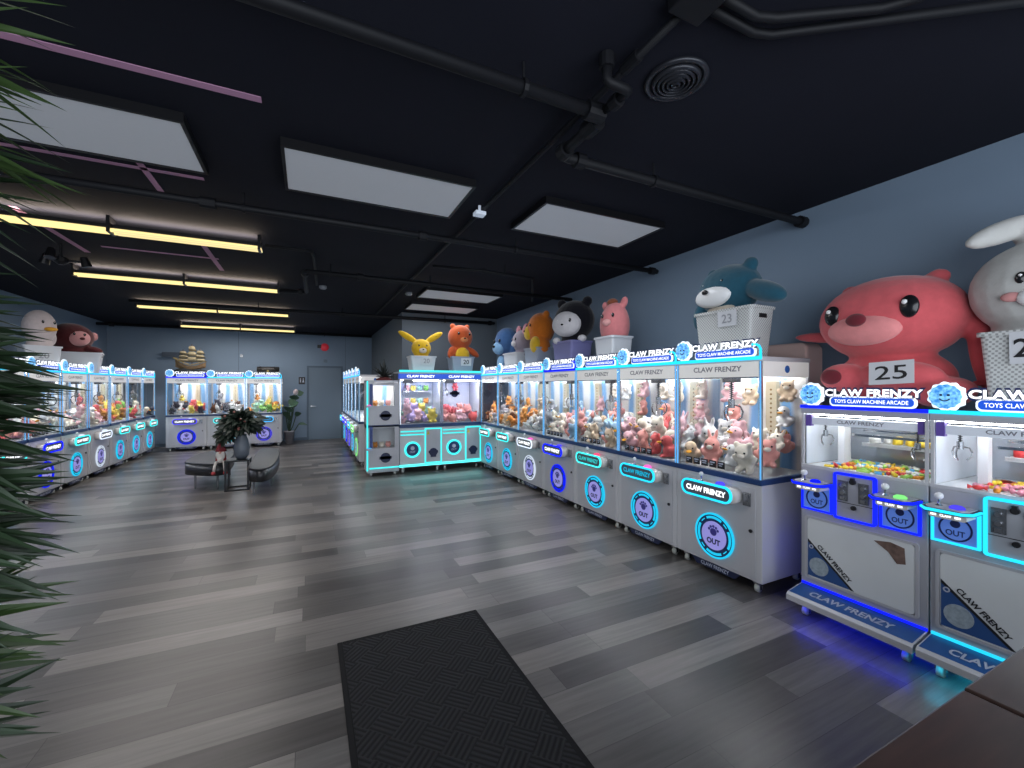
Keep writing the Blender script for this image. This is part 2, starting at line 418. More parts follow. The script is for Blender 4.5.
# ------------------------------------------------------------------ the big toy crane of the corner
def corner_crane(label, loc, group):
    t = thing('crane_machine', label, 'arcade machine', loc, 0, group)
    w = .752
    part('cabinet', 'kcab', lambda m: m.box(.002, w-.002, 0, D, .10, .79), SILVER, t, bevel=.005)
    part('counter_band', 'kband', lambda m: m.box(0, w, -.015, D, .79, .85), NAVY, t, bevel=.004)
    for x in (.07, w-.07):
        for y in (.06, D-.06): caster(t, x, y, .10)
    part('base_light', 'kbl', lambda m: m.box(0, w, -.012, .0, .112, .145), led('teal', 1.6), t)
    part('slot_light', 'ksl', lambda m: m.box(.02, .43, -.012, 0, .715, .735).box(.02, .43, -.012, 0, .655, .675), led('teal', .8), t)
    pr = part('prize_port', 'kport', lambda m: m.disc(.225, .405, .11, -.01, 0), NAVY, t)
    part('port_ring', 'kportr', lambda m: m.arc(.225, .405, .108, .142, 0, 2*PI, -.018, 0, 40), led('teal', .9), pr)
    part('port_print', 'kportp', lambda m: m.disc(.225, .43, .035, -.013, -.01, 14).add(*_txt('OUT', .1, .035, .225, .365, -.013)), TXTW2, pr)
    dr = part('door', 'kdoor', lambda m: m.box(.455, .735, -.012, 0, .165, .755), GREY, t)
    part('door_light', 'kdl', lambda m: m.ribbon([(.442, .15), (.748, .15), (.748, .77), (.442, .77)], .02, -.02, 0), led('teal', .9), dr)
    part('door_emblem', 'kde', lambda m: m.disc(.595, .34, .075, -.018, -.012, 20).box(.51, .68, -.018, -.012, .325, .37).box(.545, .645, -.018, -.012, .255, .30), NAVYD, dr)
    part('door_decal', 'kdd', lambda m: m.prism([(.475, .66), (.53, .66), (.50, .73)], -.016, -.012), pbr('yellow decal', (.6, .5, .05), .5), dr)
    for x in (.006, w-.026):
        p = part('corner_post', 'kpost%.2f' % x, lambda m: m.box(x, x+.02, 0, .02, .85, 1.63).box(x, x+.02, D-.02, D, .85, 1.63), CHROME, t)
    hd = part('header_panel', 'khead', lambda m: m.box(0, w, -.004, D, 1.65, 1.735), pbr('lit blue header', (.02, .07, .4), .4, emit=(.03, .12, .8), estr=.5), t)
    part('header_lettering', 'kheadl', lambda m: text_mesh('CLAW FRENZY', .5, .045, w/2, 1.692, -.006, .03), TXTW, hd)
    part('top_cover', 'ktopc', lambda m: m.box(0, w, .006, D, 1.735, 1.77).box(0, w, .0, .02, 1.625, 1.65), GREY, t)
    part('top_light', 'ktl', lambda m: m.box(0, w, -.014, .01, 1.765, 1.80), led('teal', .9), t)
    part('front_glass', 'kgl', lambda m: m.add([(.02, .008, .85), (w-.02, .008, .85), (w-.02, .008, 1.63), (.02, .008, 1.63)], [(0, 1, 2, 3)]), GLASS, t)
    part('back_panel', 'kback', lambda m: m.box(.02, w-.02, D-.012, D-.004, .85, 1.63), WHITEBACK, t)
    part('side_panel', 'kside', lambda m: m.box(.003, .006, .02, D-.02, .85, 1.63).box(w-.006, w-.003, .02, D-.02, .85, 1.63), WHITEBACK, t)
    part('prize_bed', 'kbed', lambda m: m.box(.015, w-.015, .015, D-.015, .85, .858), BEDW, t)
    part('notice', 'knot', lambda m: m.box(.06, .24, .0, .004, 1.57, 1.625), pbr('grey notice', (.16, .17, .2), .5), t)
    claw(t, .16, .28, 1.62, 1.46, .8)
    part('interior_light', 'klit', lambda m: m.box(.05, w-.05, .05, .10, 1.615, 1.628), TUBEL, t)
    return t
def _txt(s, w, h, x, z, y):
    me = text_mesh(s, w, h, x, z, y, .03)
    r = ([tuple(v.co) for v in me.vertices], [tuple(p.vertices) for p in me.polygons]); bpy.data.meshes.remove(me); return r

# ------------------------------------------------------------------ candy crane in front
CW = .667
STEPB = pbr('blue step cover', (.02, .085, .26), .35, noise=.2, nscale=4)
MILK = pbr('milky acrylic panel', (.70, .72, .72), .12, noise=.08, nscale=3)
def candy_crane(label, loc, rz, c, btn):
    t = thing('crane_machine', label, 'arcade machine', loc, rz)
    part('cabinet', 'ycab', lambda m: m.box(.002, CW-.002, 0, D, .17, .975), GREY, t, bevel=.006)
    for x in (.07, CW-.07):
        for y in (-.06, D-.06): caster(t, x, y, .10)
    def step(m):
        vs = [(x, y, z) for x in (.006, CW-.006) for y, z in ((-.17, .10), (-.17, .135), (-.155, .15), (0, .178), (D, .178), (D, .10))]
        n = 6
        return m.add(vs, [tuple(range(n)), tuple(range(2*n-1, n-1, -1))]+[(i, i+n, (i+1) % n+n, (i+1) % n) for i in range(n)])
    st = part('step', 'ystep', step, SILVER, t)
    part('step_cover', 'ystc', lambda m: m.add([(.012, -.153, .1512), (CW-.012, -.153, .1512), (CW-.012, -.002, .1785), (.012, -.002, .1785)], [(0, 1, 2, 3)]), STEPB, st)
    part('step_lettering', 'ystl', lambda m: m.add(*_tilt(_txt('CLAW FRENZY', .44, .055, .33, 0, 0), -.09, .1645, .178)), TXTW2, st)
    part('base_light', 'ybl', lambda m: m.box(.01, CW-.004, -.01, .0, .181, .195), led(c, .8), t)
    part('under_light', 'yul', lambda m: m.box(.03, CW-.03, -.14, -.12, .094, .099).box(.03, CW-.03, .25, .27, .094, .099), led(c, 7.), t)
    part('side_light', 'ysl', lambda m: m.box(-.004, .001, .10, .13, .19, .50), led(c, 2.), t)
    # lower display panel
    fr = part('panel_frame', 'yfr', lambda m: m.ribbon(rrect(.028, .628, .225, .648, .02), .016, -.008, 0), SILVER2, t)
    pn = part('display_panel', 'ypn', lambda m: m.prism(rrect(.046, .61, .242, .632, .022), -.006, 0), MILK, t)
    part('panel_decal', 'ydc', lambda m: m.prism([(.05, .25), (.30, .25), (.05, .475)], -.008, -.006), pbr('navy decal', (.025, .08, .24), .4), pn)
    part('panel_stripe', 'yds', lambda m: m.prism([(.30, .248), (.318, .248), (.05, .492), (.05, .474)], -.0085, -.006), BLACK, pn)
    part('panel_emblem', 'yde', lambda m: m.disc(.118, .325, .058, -.010, -.008, 24), pbr('pale emblem print', (.32, .38, .42), .6, noise=.5, nscale=60), pn)
    part('panel_badge', 'ydb', lambda m: m.arc(.072, .445, .008, .014, 0, 2*PI, -.011, -.008, 14), TXTW2, pn)
    def slant(m):
        v, f = _txt('CLAW FRENZY', .25, .028, 0, 0, 0); a = math.atan2(.248-.492, .318-.05); ca, sa = math.cos(a), math.sin(a)
        return m.add([(.207+p[0]*ca-p[2]*sa, -.0085, .382+p[0]*sa+p[2]*ca) for p in v], f)
    part('panel_lettering', 'ydl', slant, BLACK, pn)
    part('brown_patch', 'yts', lambda m: m.prism([(.42, .60), (.50, .615), (.565, .60), (.57, .51), (.53, .50), (.49, .555)], -.008, -.006), pbr('mottled brown patch', (.16, .1, .08), .6, noise=.8, nscale=30), pn)  # irregular mottled brown patch laid on the panel
    # coin door
    cd = part('coin_door', 'ycd', lambda m: m.prism(rrect(.222, .424, .692, .962, .012), -.012, 0), GREY, t)
    part('door_light', 'ycl', lambda m: m.ribbon(rrect(.211, .435, .681, .973, .016), .013, -.024, 0), led(c), cd)
    for x in (.262, .372):
        cm = part('coin_slot', 'ycm%.2f' % x, lambda m: m.box(x-.026, x+.026, -.018, -.012, .80, .925), DCHROME, cd)
        part('coin_button', 'ycb%.2f' % x, lambda m: m.cyl((x, -.03, .895), (x, -.018, .895), .012).cyl((x, -.03, .85), (x, -.018, .85), .012).box(x-.012, x+.012, -.028, -.018, .808, .828), CHROME, cm)
    part('latch', 'yla', lambda m: m.cyl((.317, -.03, .925), (.317, -.012, .925), .016).box(.308, .326, -.034, -.014, .915, .95), BLACK, cd)
    part('lock', 'ylo', lambda m: m.cyl((.32, -.024, .765), (.32, -.012, .765), .014), BLACK, cd)
    part('door_seam', 'yse', lambda m: m.box(.226, .42, -.0135, -.012, .786, .790), BLACK, cd)
    # two consoles with their OUT doors
    for i, x in enumerate((.008, .447)):
        w = .195
        out = part('prize_port', 'yout%d' % i, lambda m: m.box(x+.012, x+w-.012, -.008, 0, .70, .87), pbr('blue lit port', (.12, .2, .5), .4, emit=(.08, .2, .7), estr=.35), t)
        part('port_ring', 'your%d' % i, lambda m: m.ribbon([(x+.004, .692), (x+w-.004, .692), (x+w-.004, .872), (x+.004, .872)], .011, -.018, 0), led(c), out)
        part('port_circle', 'youc%d' % i, lambda m: m.arc(x+w/2, .775, .058, .066, 0, 2*PI, -.011, -.008, 28).disc(x+w/2, .80, .02, -.011, -.008, 14), INK, out)
        part('port_lettering', 'youl%d' % i, lambda m: text_mesh('OUT', .075, .03, x+w/2, .752, -.0095, .02), INK, out)
        cs = part('control_console', 'ycon%d' % i, lambda m: m.slab([(x, 0), (x, -.11), (x+.03, -.15), (x+w-.03, -.15), (x+w, -.11), (x+w, 0)], .872, .892), NAVYD, t)
        part('console_light', 'ycnl%d' % i, lambda m: m.tube([(x, -.02, .884), (x, -.11, .884), (x+.03, -.15, .884), (x+w-.03, -.15, .884), (x+w, -.11, .884), (x+w, -.02, .884)], .008, 8), led(c), cs)
        part('console_top', 'ycnt%d' % i, lambda m: m.slab([(x+.014, -.01), (x+.014, -.105), (x+.036, -.137), (x+w-.036, -.137), (x+w-.014, -.105), (x+w-.014, -.01)], .892, .896), pbr('console print', (.45, .45, .5), .3, noise=.4, nscale=14), cs)
        part('console_bracket', 'ycnb%d' % i, lambda m: m.prism(rrect(x+.03, x+w-.02, .842, .872, .012), -.12, 0), OFFW, cs)
        part('console_lettering', 'ycnx%d' % i, lambda m: m.box(x+.04, x+.062, -.1225, -.1215, .852, .862).add(*_txt('CLAW', .045, .013, x+.098, .857, -.1222)).box(x+.132, x+.154, -.1225, -.1215, .852, .862), TXTW, cs)
        js = part('joystick', 'yjs%d' % i, lambda m: m.cyl((x+.055, -.07, .896), (x+.055, -.07, .935), .005, n=8).lathe([(.016, 0), (.006, .01)], (x+.055, -.07, .896), 12), CHROME, cs)
        part('joystick_ball', 'yjb%d' % i, lambda m: m.ell((x+.055, -.07, .945), .019, 14, 8), WHITEP, js, smooth=True)
        part('button', 'ybt%d' % i, lambda m: m.lathe([(.03, 0), (.03, .008), (.02, .016)], (x+.128, -.08, .896), 18), led(btn[i], .7), cs, smooth=.7)
    # glass house
    part('ledge', 'yledge', lambda m: m.box(0, CW, 0, .02, .975, .99), SILVER, t)
    for x in (.004, CW-.018):
        for y in (.004, D-.016): part('corner_post', 'ypo%.2f%.2f' % (x, y), lambda m: m.box(x, x+.014, y, y+.012, .975, 1.335), SILVER, t)
    part('top_cover', 'ytop', lambda m: m.box(0, CW, 0, D, 1.335, 1.378), GREY, t, bevel=.004)
    part('top_light', 'ytl', lambda m: m.box(0, CW, -.008, .004, 1.372, 1.392), led(c), t)
    lb = part('light_bar', 'ylb', lambda m: m.box(.03, CW-.03, .03, .06, 1.262, 1.31), pbr('lit light bar', (.6, .62, .66), .3, .2, emit=(.8, .85, 1), estr=.25), t)
    part('bar_lettering', 'ylbl', lambda m: text_mesh('CLAW FRENZY', .25, .022, .33, 1.288, .029, .02), GHOST, lb)
    part('bar_bracket', 'ylbb', lambda m: m.box(.02, .055, .02, .05, 1.25, 1.325).box(CW-.055, CW-.02, .02, .05, 1.25, 1.325), PURPLE, lb)
    part('front_glass', 'ygl', lambda m: m.add([(.016, .006, .99), (CW-.016, .006, .99), (CW-.016, .006, 1.335), (.016, .006, 1.335)], [(0, 1, 2, 3)]), GLASS, t)
    part('side_panel', 'ygs', lambda m: m.box(.006, .010, .05, D-.016, .985, 1.335), WHITEBACK, t)
    part('side_glass', 'ygr', lambda m: m.add([(CW-.008, .016, .985), (CW-.008, D-.016, .985), (CW-.008, D-.016, 1.335), (CW-.008, .016, 1.335)], [(0, 1, 2, 3)]), GLASS, t)
    part('back_panel', 'yback', lambda m: m.box(.02, CW-.02, D-.012, D-.004, .975, 1.335), pbr('mirror back', (.45, .48, .52), .15, .6), t)
    part('prize_bed', 'ybed', lambda m: m.box(.012, CW-.012, .012, D-.012, .975, .983), BEDW, t)
    sh = part('rear_shelf', 'yshelf', lambda m: m.box(.17, CW-.02, .40, D-.014, 1.118, 1.126).box(.17, CW-.02, .40, .408, 1.108, 1.132), WHITEP, t)
    part('white_pillar', 'ypil', lambda m: m.box(.125, .165, .20, .25, .983, 1.26).box(.09, .115, .34, .38, .983, 1.24), WHITEP, t)
    part('gantry_rail', 'yrail', lambda m: m.box(.18, CW-.03, .26, .275, 1.185, 1.20).box(.18, CW-.03, .40, .415, 1.21, 1.222), CHROME, t)
    claw(t, .07, .16, 1.335, 1.20, .55)
    claw(t, .56, .16, 1.335, 1.17, .55)
    part('interior_light', 'ylit', lambda m: m.box(.04, CW-.04, .07, .10, 1.322, 1.334).box(.04, CW-.04, .38, .40, 1.325, 1.334), emis('candy interior light', (.95, .97, 1), 20.), t)
    sign(t, 'y', .0, 1.392, .655, .15, c)
    return t
def _tilt(vf, yc, zc, slope):
    v, f = vf
    return [(p[0], yc+p[2]*.98, zc+.001+p[2]*slope) for p in v], f
# ------------------------------------------------------------------ the room
XL, XR, YB, YF, H = -4.32, 3.82, 13.3, -1.6, 3.02
def floor_mat():
    m, nt, out = new_mat('grey plank floor'); N = nt.nodes.new; Lk = nt.links.new
    tc = N('ShaderNodeTexCoord'); sp = N('ShaderNodeSeparateXYZ'); Lk(tc.outputs['Object'], sp.inputs[0])
    def mth(op, a, b=None):
        n = N('ShaderNodeMath'); n.operation = op
        for i, q in enumerate((a, b)):
            if q is None: continue
            if isinstance(q, (int, float)): n.inputs[i].default_value = q
            else: Lk(q, n.inputs[i])
        return n.outputs[0]
    PW, PL = .18, 1.22
    yr = mth('DIVIDE', sp.outputs[1], PW); row = mth('FLOOR', yr); fy = mth('FRACT', yr)
    wn = N('ShaderNodeTexWhiteNoise'); wn.noise_dimensions = '1D'; Lk(row, wn.inputs['W'])
    xr = mth('ADD', mth('DIVIDE', sp.outputs[0], PL), mth('MULTIPLY', wn.outputs['Value'], 7.3)); colm = mth('FLOOR', xr); fx = mth('FRACT', xr)
    cb = N('ShaderNodeCombineXYZ'); Lk(row, cb.inputs[0]); Lk(colm, cb.inputs[1])
    w2 = N('ShaderNodeTexWhiteNoise'); w2.noise_dimensions = '2D'; Lk(cb.outputs[0], w2.inputs['Vector'])
    cr = N('ShaderNodeValToRGB'); e = cr.color_ramp.elements
    e[0].color = (.058, .053, .051, 1); e[1].position = 1.; e[1].color = (.215, .198, .185, 1)
    for p, c in ((.3, (.092, .085, .081, 1)), (.55, (.122, .114, .110, 1)), (.8, (.165, .151, .140, 1))): q = e.new(p); q.color = c
    Lk(w2.outputs['Value'], cr.inputs[0])
    mp = N('ShaderNodeMapping'); mp.inputs['Scale'].default_value = (1.3, 22, 1); Lk(tc.outputs['Object'], mp.inputs[0])
    ad = N('ShaderNodeVectorMath'); ad.operation = 'ADD'; Lk(mp.outputs[0], ad.inputs[0])
    sc2 = N('ShaderNodeVectorMath'); sc2.operation = 'SCALE'; sc2.inputs['Scale'].default_value = 9; Lk(w2.outputs['Color'], sc2.inputs[0]); Lk(sc2.outputs[0], ad.inputs[1])
    gn = N('ShaderNodeTexNoise'); gn.inputs['Scale'].default_value = 1.6; gn.inputs['Detail'].default_value = 6; gn.inputs['Roughness'].default_value = .62; Lk(ad.outputs[0], gn.inputs['Vector'])
    gr = N('ShaderNodeMapRange'); gr.inputs[1].default_value = .3; gr.inputs[2].default_value = .72; gr.inputs[3].default_value = .72; gr.inputs[4].default_value = 1.2; Lk(gn.outputs['Fac'], gr.inputs[0])
    seam = mth('MULTIPLY', mth('GREATER_THAN', fy, .016), mth('GREATER_THAN', fx, .0025))
    sm = mth('MULTIPLY', mth('ADD', mth('MULTIPLY', seam, .55), .45), gr.outputs[0])
    mx = N('ShaderNodeVectorMath'); mx.operation = 'SCALE'; Lk(cr.outputs[0], mx.inputs[0]); Lk(sm, mx.inputs['Scale'])
    b = N('ShaderNodeBsdfPrincipled'); Lk(mx.outputs[0], b.inputs['Base Color'])
    rr = N('ShaderNodeMapRange'); rr.inputs[3].default_value = .27; rr.inputs[4].default_value = .34; Lk(gn.outputs['Fac'], rr.inputs[0]); Lk(rr.outputs[0], b.inputs['Roughness'])
    bp = N('ShaderNodeBump'); bp.inputs['Strength'].default_value = .06; bp.inputs['Distance'].default_value = .003; Lk(sm, bp.inputs['Height']); Lk(bp.outputs[0], b.inputs['Normal'])
    b.inputs['Specular IOR Level'].default_value = .33
    Lk(b.outputs[0], out.inputs[0]); return m
WALL = pbr('blue grey wall paint', (.185, .252, .335), .7, noise=.05, nscale=2.5, bump=.04)
WALLD = pbr('seam shade paint', (.10, .14, .19), .7)
CEIL = pbr('navy black ceiling paint', (.0075, .0085, .0155), .85, noise=.15, nscale=3, bump=.06, spec=.2)
struct(part('floor', 'floor', lambda m: m.box(XL-.1, XR+.1, YF, YB+.1, -.1, 0), floor_mat()))
struct(part('ceiling', 'ceil', lambda m: m.box(XL-.1, XR+.1, YF, YB+.1, H, H+.1), CEIL))
struct(part('wall_right', 'wr', lambda m: m.box(XR, XR+.1, YF, 8.75, 0, H), WALL))
struct(part('wall_left', 'wl', lambda m: m.box(XL-.1, XL, YF, YB+.1, 0, H), WALL))
struct(part('wall_back', 'wb', lambda m: m.box(XL, 1.72, YB, YB+.1, 0, H), WALL))
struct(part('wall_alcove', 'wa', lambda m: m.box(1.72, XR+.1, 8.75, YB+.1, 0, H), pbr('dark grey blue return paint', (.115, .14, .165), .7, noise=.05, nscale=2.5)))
struct(part('trim_1', 'tr1', lambda m: m.box(-1.665, -1.65, YB-.004, YB, 0, H), WALLD))
struct(part('trim_2', 'tr2', lambda m: m.box(.98, .99, YB-.004, YB, 0, H), WALLD))
struct(part('baseboard_back', 'bb', lambda m: m.box(XL, -.02, YB-.012, YB, 0, .08).box(.9, 1.72, YB-.012, YB, 0, .08), WALLD))
struct(part('baseboard_left', 'bl', lambda m: m.box(XL, XL+.012, YF, YB, 0, .08), WALLD))
struct(part('baseboard_right', 'brd', lambda m: m.box(XR-.012, XR, YF, 8.75, 0, .08), WALLD))
dr = struct(part('door_1', 'd1', lambda m: m.box(0.02, .86, YB-.03, YB, .01, 2.04), pbr('door paint', (.145, .2, .26), .5)))
struct(part('door_frame', 'd1f', lambda m: m.box(-.03, .02, YB-.045, YB, 0, 2.09).box(.86, .91, YB-.045, YB, 0, 2.09).box(.02, .86, YB-.045, YB, 2.04, 2.09), WALLD, dr))
struct(part('door_handle', 'd1h', lambda m: m.cyl((.09, YB-.06, .95), (.09, YB-.03, .95), .028).box(.08, .2, YB-.075, YB-.055, .94, .96), DCHROME, dr))
# faded pink lines on the ceiling
PINK = pbr('faded pink line', (.50, .26, .40), .8)
for i, (x0, x1, y0, y1) in enumerate(((-1.25, -.22, 2.55, 2.6), (-1.75, -.68, 3.72, 3.76), (-1.04, -1.0, 3.28, 4.28), (-2.25, -2.2, 5.0, 6.35), (-1.03, -.98, 5.25, 6.6), (-2.0, -.95, 6.0, 6.04))):
    struct(part('ceiling_stripe', None, lambda m: m.box(x0, x1, y0, y1, H-.004, H), PINK))
# ------------------------------------------------------------------ ceiling fittings
DIFF = pbr('frosted light diffuser', (.33, .35, .385), .6, noise=.04, nscale=60, emit=(.84, .90, 1), estr=.12)
for (x0, y0, lab) in ((-.13, 2.92, 'white panel light in a black frame over the walkway mat'), (1.71, 2.92, 'white panel light in a black frame beside the small white sensor'),
                      (-1.85, 2.90, 'white panel light beside the pink ceiling line and palm leaves'), (1.62, 6.31, 'distant white panel light, first of two by the alcove wall'), (1.66, 7.5, 'distant white panel light tight against the alcove wall')):
    t = thing('panel_light', lab, 'ceiling light', (x0, y0, H), group='panel lights on the ceiling')
    part('frame', 'plf', lambda m: m.box(-.02, 0, -.02, .63, -.055, 0).box(1.215, 1.235, -.02, .63, -.055, 0).box(0, 1.215, -.02, 0, -.055, 0).box(0, 1.215, .61, .63, -.055, 0), BLACKM, t)
    part('diffuser', 'pld', lambda m: m.box(0, 1.215, 0, .61, -.048, -.03), DIFF, t)
WARM = emis('warm tube', (1., .79, .33), 1.3)
WARMH = pbr('lit warm housing', (.6, .5, .3), .5, emit=(1, .72, .28), estr=.35)
for i, (y, x0, x1, lab) in enumerate(((4.97, -2.75, -.42, 'warm strip light closest to the palm, two tubes and a broad lit reflector'), (7.08, -2.62, -.37, 'warm twin tube strip light, second from the palm'),
                          (9.46, -2.69, -.32, 'warm tube strip light, third from the palm'), (12.12, -2.66, -.28, 'warm tube strip light tight to the far wall'))):
    t = thing('strip_light', lab, 'ceiling light', (0, y, 0), group='warm strip lights')
    part('housing', None, lambda m: m.box(x0, x1, -.035, .035, 2.925, 2.955), BLACKM, t)
    for dy in (-.045, .04):
        part('tube', None, lambda m: m.cyl((x0+.03, dy, 2.90), (x1-.03, dy, 2.90), .017, n=10), WARM, t)
    if i == 0: part('reflector', None, lambda m: m.box(-1.55, x1, -.06, .06, 2.885, 2.90), emis('warm reflector glow', (1., .8, .40), 1.0), t)
    for x in (x0+.02, (x0+x1)/2, x1-.02):
        part('bracket', None, lambda m: m.box(x-.012, x+.012, -.075, .075, 2.878, H), BLACKM, t)
PIPE = pbr('black painted pipe', (.005, .0055, .0075), .6, spec=.25)
def pipe(lab, pts, r=.025, fits=(), hangs=(), name='ceiling_pipe', g=None):
    o = part(name, None, lambda m: m.tube(pts, r, 12), PIPE, None, smooth=.7); tag(o, lab, 'pipe', g)
    for p, ax in fits:
        a = Vector(p); d = Vector(ax)
        part('coupling', None, lambda m: m.cyl(a-d*.05, a+d*.05, r*1.55, n=12), PIPE, o)
    for p in hangs: part('hanger', None, lambda m: m.cyl((p[0], p[1], p[2]), (p[0], p[1], H), .007, n=6).cyl((p[0]-.01, p[1], p[2]), (p[0]+.01, p[1], p[2]), r*1.35, n=10), PIPE, o)
pipe('thick black pipe crossing the ceiling above the panel light', [(-4.3, 1.75, 2.9), (1.33, 1.75, 2.9), (1.36, 1.95, 2.9), (1.36, 2.16, 2.9), (1.42, 2.17, 2.9), (3.76, 2.17, 2.9), (3.8, 2.17, 2.9)], .03,
     [((1.30, 1.75, 2.9), (1, 0, 0)), ((1.36, 1.85, 2.9), (0, 1, 0)), ((1.36, 2.12, 2.9), (0, .6, 0)), ((1.5, 2.17, 2.9), (.6, 0, 0)), ((3.74, 2.17, 2.9), (.7, 0, 0))], [(.9, 1.75, 2.9), (2.1, 2.17, 2.9), (-.9, 1.75, 2.9)])
pipe('black pipe running wall to wall behind the panel lights', [(-4.3, 3.88, 2.9), (3.8, 3.87, 2.9)], .027, [((-.68, 3.88, 2.9), (1, 0, 0)), ((.95, 3.88, 2.9), (.7, 0, 0)), ((3.72, 3.87, 2.9), (.7, 0, 0))], [(-.45, 3.88, 2.9), (1.9, 3.87, 2.9), (-1.9, 3.88, 2.9)])
pipe('slim black conduit running lengthwise past the round vent', [(1.325, 1.0, 2.985), (1.32, 2.2, 2.985), (1.25, 9.2, 2.985)], .017, [((1.32, 1.5, 2.985), (0, 1, 0))])
pipe('short black riser pipe joint beside the round vent', [(1.21, 1.54, 3.0), (1.215, 1.54, 2.90), (1.225, 1.535, 2.885), (1.31, 1.53, 2.88), (1.335, 1.54, 2.885), (1.34, 1.57, 2.89), (1.335, 1.74, 2.9)], .022, [((1.212, 1.54, 2.98), (0, 0, .6)), ((1.338, 1.63, 2.89), (0, .5, 0))])
pipe('bent black conduit leaving the junction box, lower of a pair', [(1.38, 1.155, 2.985), (1.66, 1.155, 2.985), (1.74, 1.13, 2.985), (3.6, -.2, 2.985)], .018)
pipe('bent black conduit leaving the junction box, upper of a pair', [(1.38, 1.10, 2.985), (1.60, 1.10, 2.985), (1.68, 1.07, 2.985), (2.0, .87, 2.985), (2.08, .78, 2.985), (2.1, .1, 2.985)], .018)
pipe('black conduit with a vertical bend near the warm strip ends', [(-.40, 5.09, 2.98), (.0, 5.09, 2.98), (.04, 5.12, 2.98), (.06, 5.3, 2.98), (.115, 6.75, 2.98)], .017)
pipe('black sprinkler branch ending over the bench', [(-.37, 7.0, 2.9), (-.03, 6.95, 2.9), (-.02, 6.9, 2.9), (-.035, 5.72, 2.9), (-.02, 5.68, 2.9), (3.8, 5.72, 2.9)], .029, [((-.035, 5.8, 2.9), (0, .7, 0)), ((.6, 5.69, 2.9), (.7, 0, 0)), ((-.1, 6.96, 2.9), (.5, 0, 0))], [(.25, 5.69, 2.9), (1.5, 5.7, 2.9)])
pipe('black far pipe spanning the strip light ends', [(-2.6, 8.86, 2.9), (1.5, 8.72, 2.9), (3.7, 8.60, 2.9)], .032, [((.6, 8.76, 2.9), (.7, 0, 0)), ((3.6, 8.62, 2.9), (.6, 0, 0))], [(.6, 8.76, 2.9), (-.8, 8.83, 2.9), (2.6, 8.68, 2.9)])
pipe('black pipe in front of the far wall with a cap end', [(-4.2, 12.4, 2.9), (1.6, 12.4, 2.9)], .034, [((-3.95, 12.4, 2.9), (.8, 0, 0))], [(-1.5, 12.45, 2.9), (.4, 12.48, 2.9)])
pipe('short black branch pipe over the alcove corner', [(1.35, 5.0, 2.96), (1.9, 4.75, 2.9), (2.6, 4.8, 2.9), (3.4, 6.3, 2.95)], .018, [((1.9, 4.75, 2.9), (.4, 0, 0))], [(2.2, 4.78, 2.9)])
t = tag(part('junction_box', None, lambda m: m.box(1.24, 1.40, 1.04, 1.21, 2.95, H), PIPE, None, bevel=.005), 'black square junction box where three conduits meet', 'junction box')
# round vent
t = thing('ceiling_vent', 'round black ceiling vent with concentric rings', 'vent', (1.62, 1.525, H))
VENT = pbr('dark vent metal', (.03, .032, .04), .35, .4)
part('flange', None, lambda m: m.lathe([(.145, 0), (.15, -.012), (.135, -.02), (.12, -.012), (.12, 0)], n=40, cap=False), VENT, t, smooth=True)
for i, r in enumerate((.105, .083, .061, .039, .018)):
    part('vent_ring', None, lambda m: m.lathe([(r, -.004), (r+.012, -.012), (r-.002, -.03-.003*i), (r-.008, -.026), (r-.002, -.01)], n=40, cap=False), VENT, t, smooth=.6)
part('backing', None, lambda m: m.lathe([(.12, -.001), (.12, 0)], n=30), BLACK, t)
o = tag(part('ceiling_sensor', None, lambda m: m.box(1.24, 1.33, 3.26, 3.34, 2.935, 2.965).cyl((1.285, 3.3, 2.965), (1.285, 3.3, H), .012), pbr('pale sensor plastic', (.6, .65, .7), .4, emit=(.7, .8, 1), estr=.25), None, bevel=.004), 'small pale square sensor hanging near the panel light', 'sensor')
for x, y, lab in ((.19, 6.55, 'small white smoke sensor under the bent conduit'), (1.37, 6.45, 'small white smoke sensor next to the far panel lights')):
    tag(part('smoke_detector', 'smoke', lambda m: m.lathe([(.05, 0), (.05, -.03), (.035, -.045)], n=16), pbr('dim sensor plastic', (.2, .21, .23), .5), None, smooth=.6), lab, 'smoke detector').location = (x, y, 2.93)
t = thing('ceiling_fan', 'small black ceiling fan or fixture hanging among the warm strips', 'fixture', (-2.35, 6.1, H))
part('stem', None, lambda m: m.cyl((0, 0, -.16), (0, 0, 0), .012).lathe([(.02, -.22), (.06, -.19), (.06, -.15), (.02, -.13)], n=16), BLACKM, t)
for i in range(3):
    b = part('lamp_head', 'fanhead', lambda m: m.cyl((.03, 0, -.17), (.18, 0, -.15), .012).cyl((.17, 0, -.10), (.2, 0, -.2), .03, .045), BLACKM, t); b.rotation_euler.z = i*2*PI/3+.5
# wall fittings
o = tag(part('restroom_sign', None, lambda m: m.box(-.235, -.075, YB-.012, YB, 1.57, 1.77), BLACK), 'small black restroom sign beside the grey door', 'sign')
part('pictogram', None, lambda m: m.disc(-.19, 1.72, .014, YB-.014, YB-.012, 12).box(-.203, -.177, YB-.014, YB-.012, 1.62, 1.70).disc(-.12, 1.72, .014, YB-.014, YB-.012, 12).prism([(-.145, 1.62), (-.095, 1.62), (-.113, 1.70), (-.127, 1.70)], YB-.014, YB-.012), TXTW2, o)
t = thing('fire_alarm', 'round red fire alarm high on the wall above the door', 'alarm', (.43, YB, 2.63))
part('bell', None, lambda m: m.add([(p[0], -p[2], p[1]) for p in MB().lathe([(.11, 0), (.11, .03), (.06, .06), (.01, .065)], n=24).v], MB().lathe([(.11, 0), (.11, .03), (.06, .06), (.01, .065)], n=24).f), pbr('alarm red', (.6, .03, .05), .35, emit=(1, .05, .08), estr=.1), t, smooth=.6)
part('bracket', None, lambda m: m.box(-.19, -.08, -.04, 0, -.03, .06), BLACK, t)
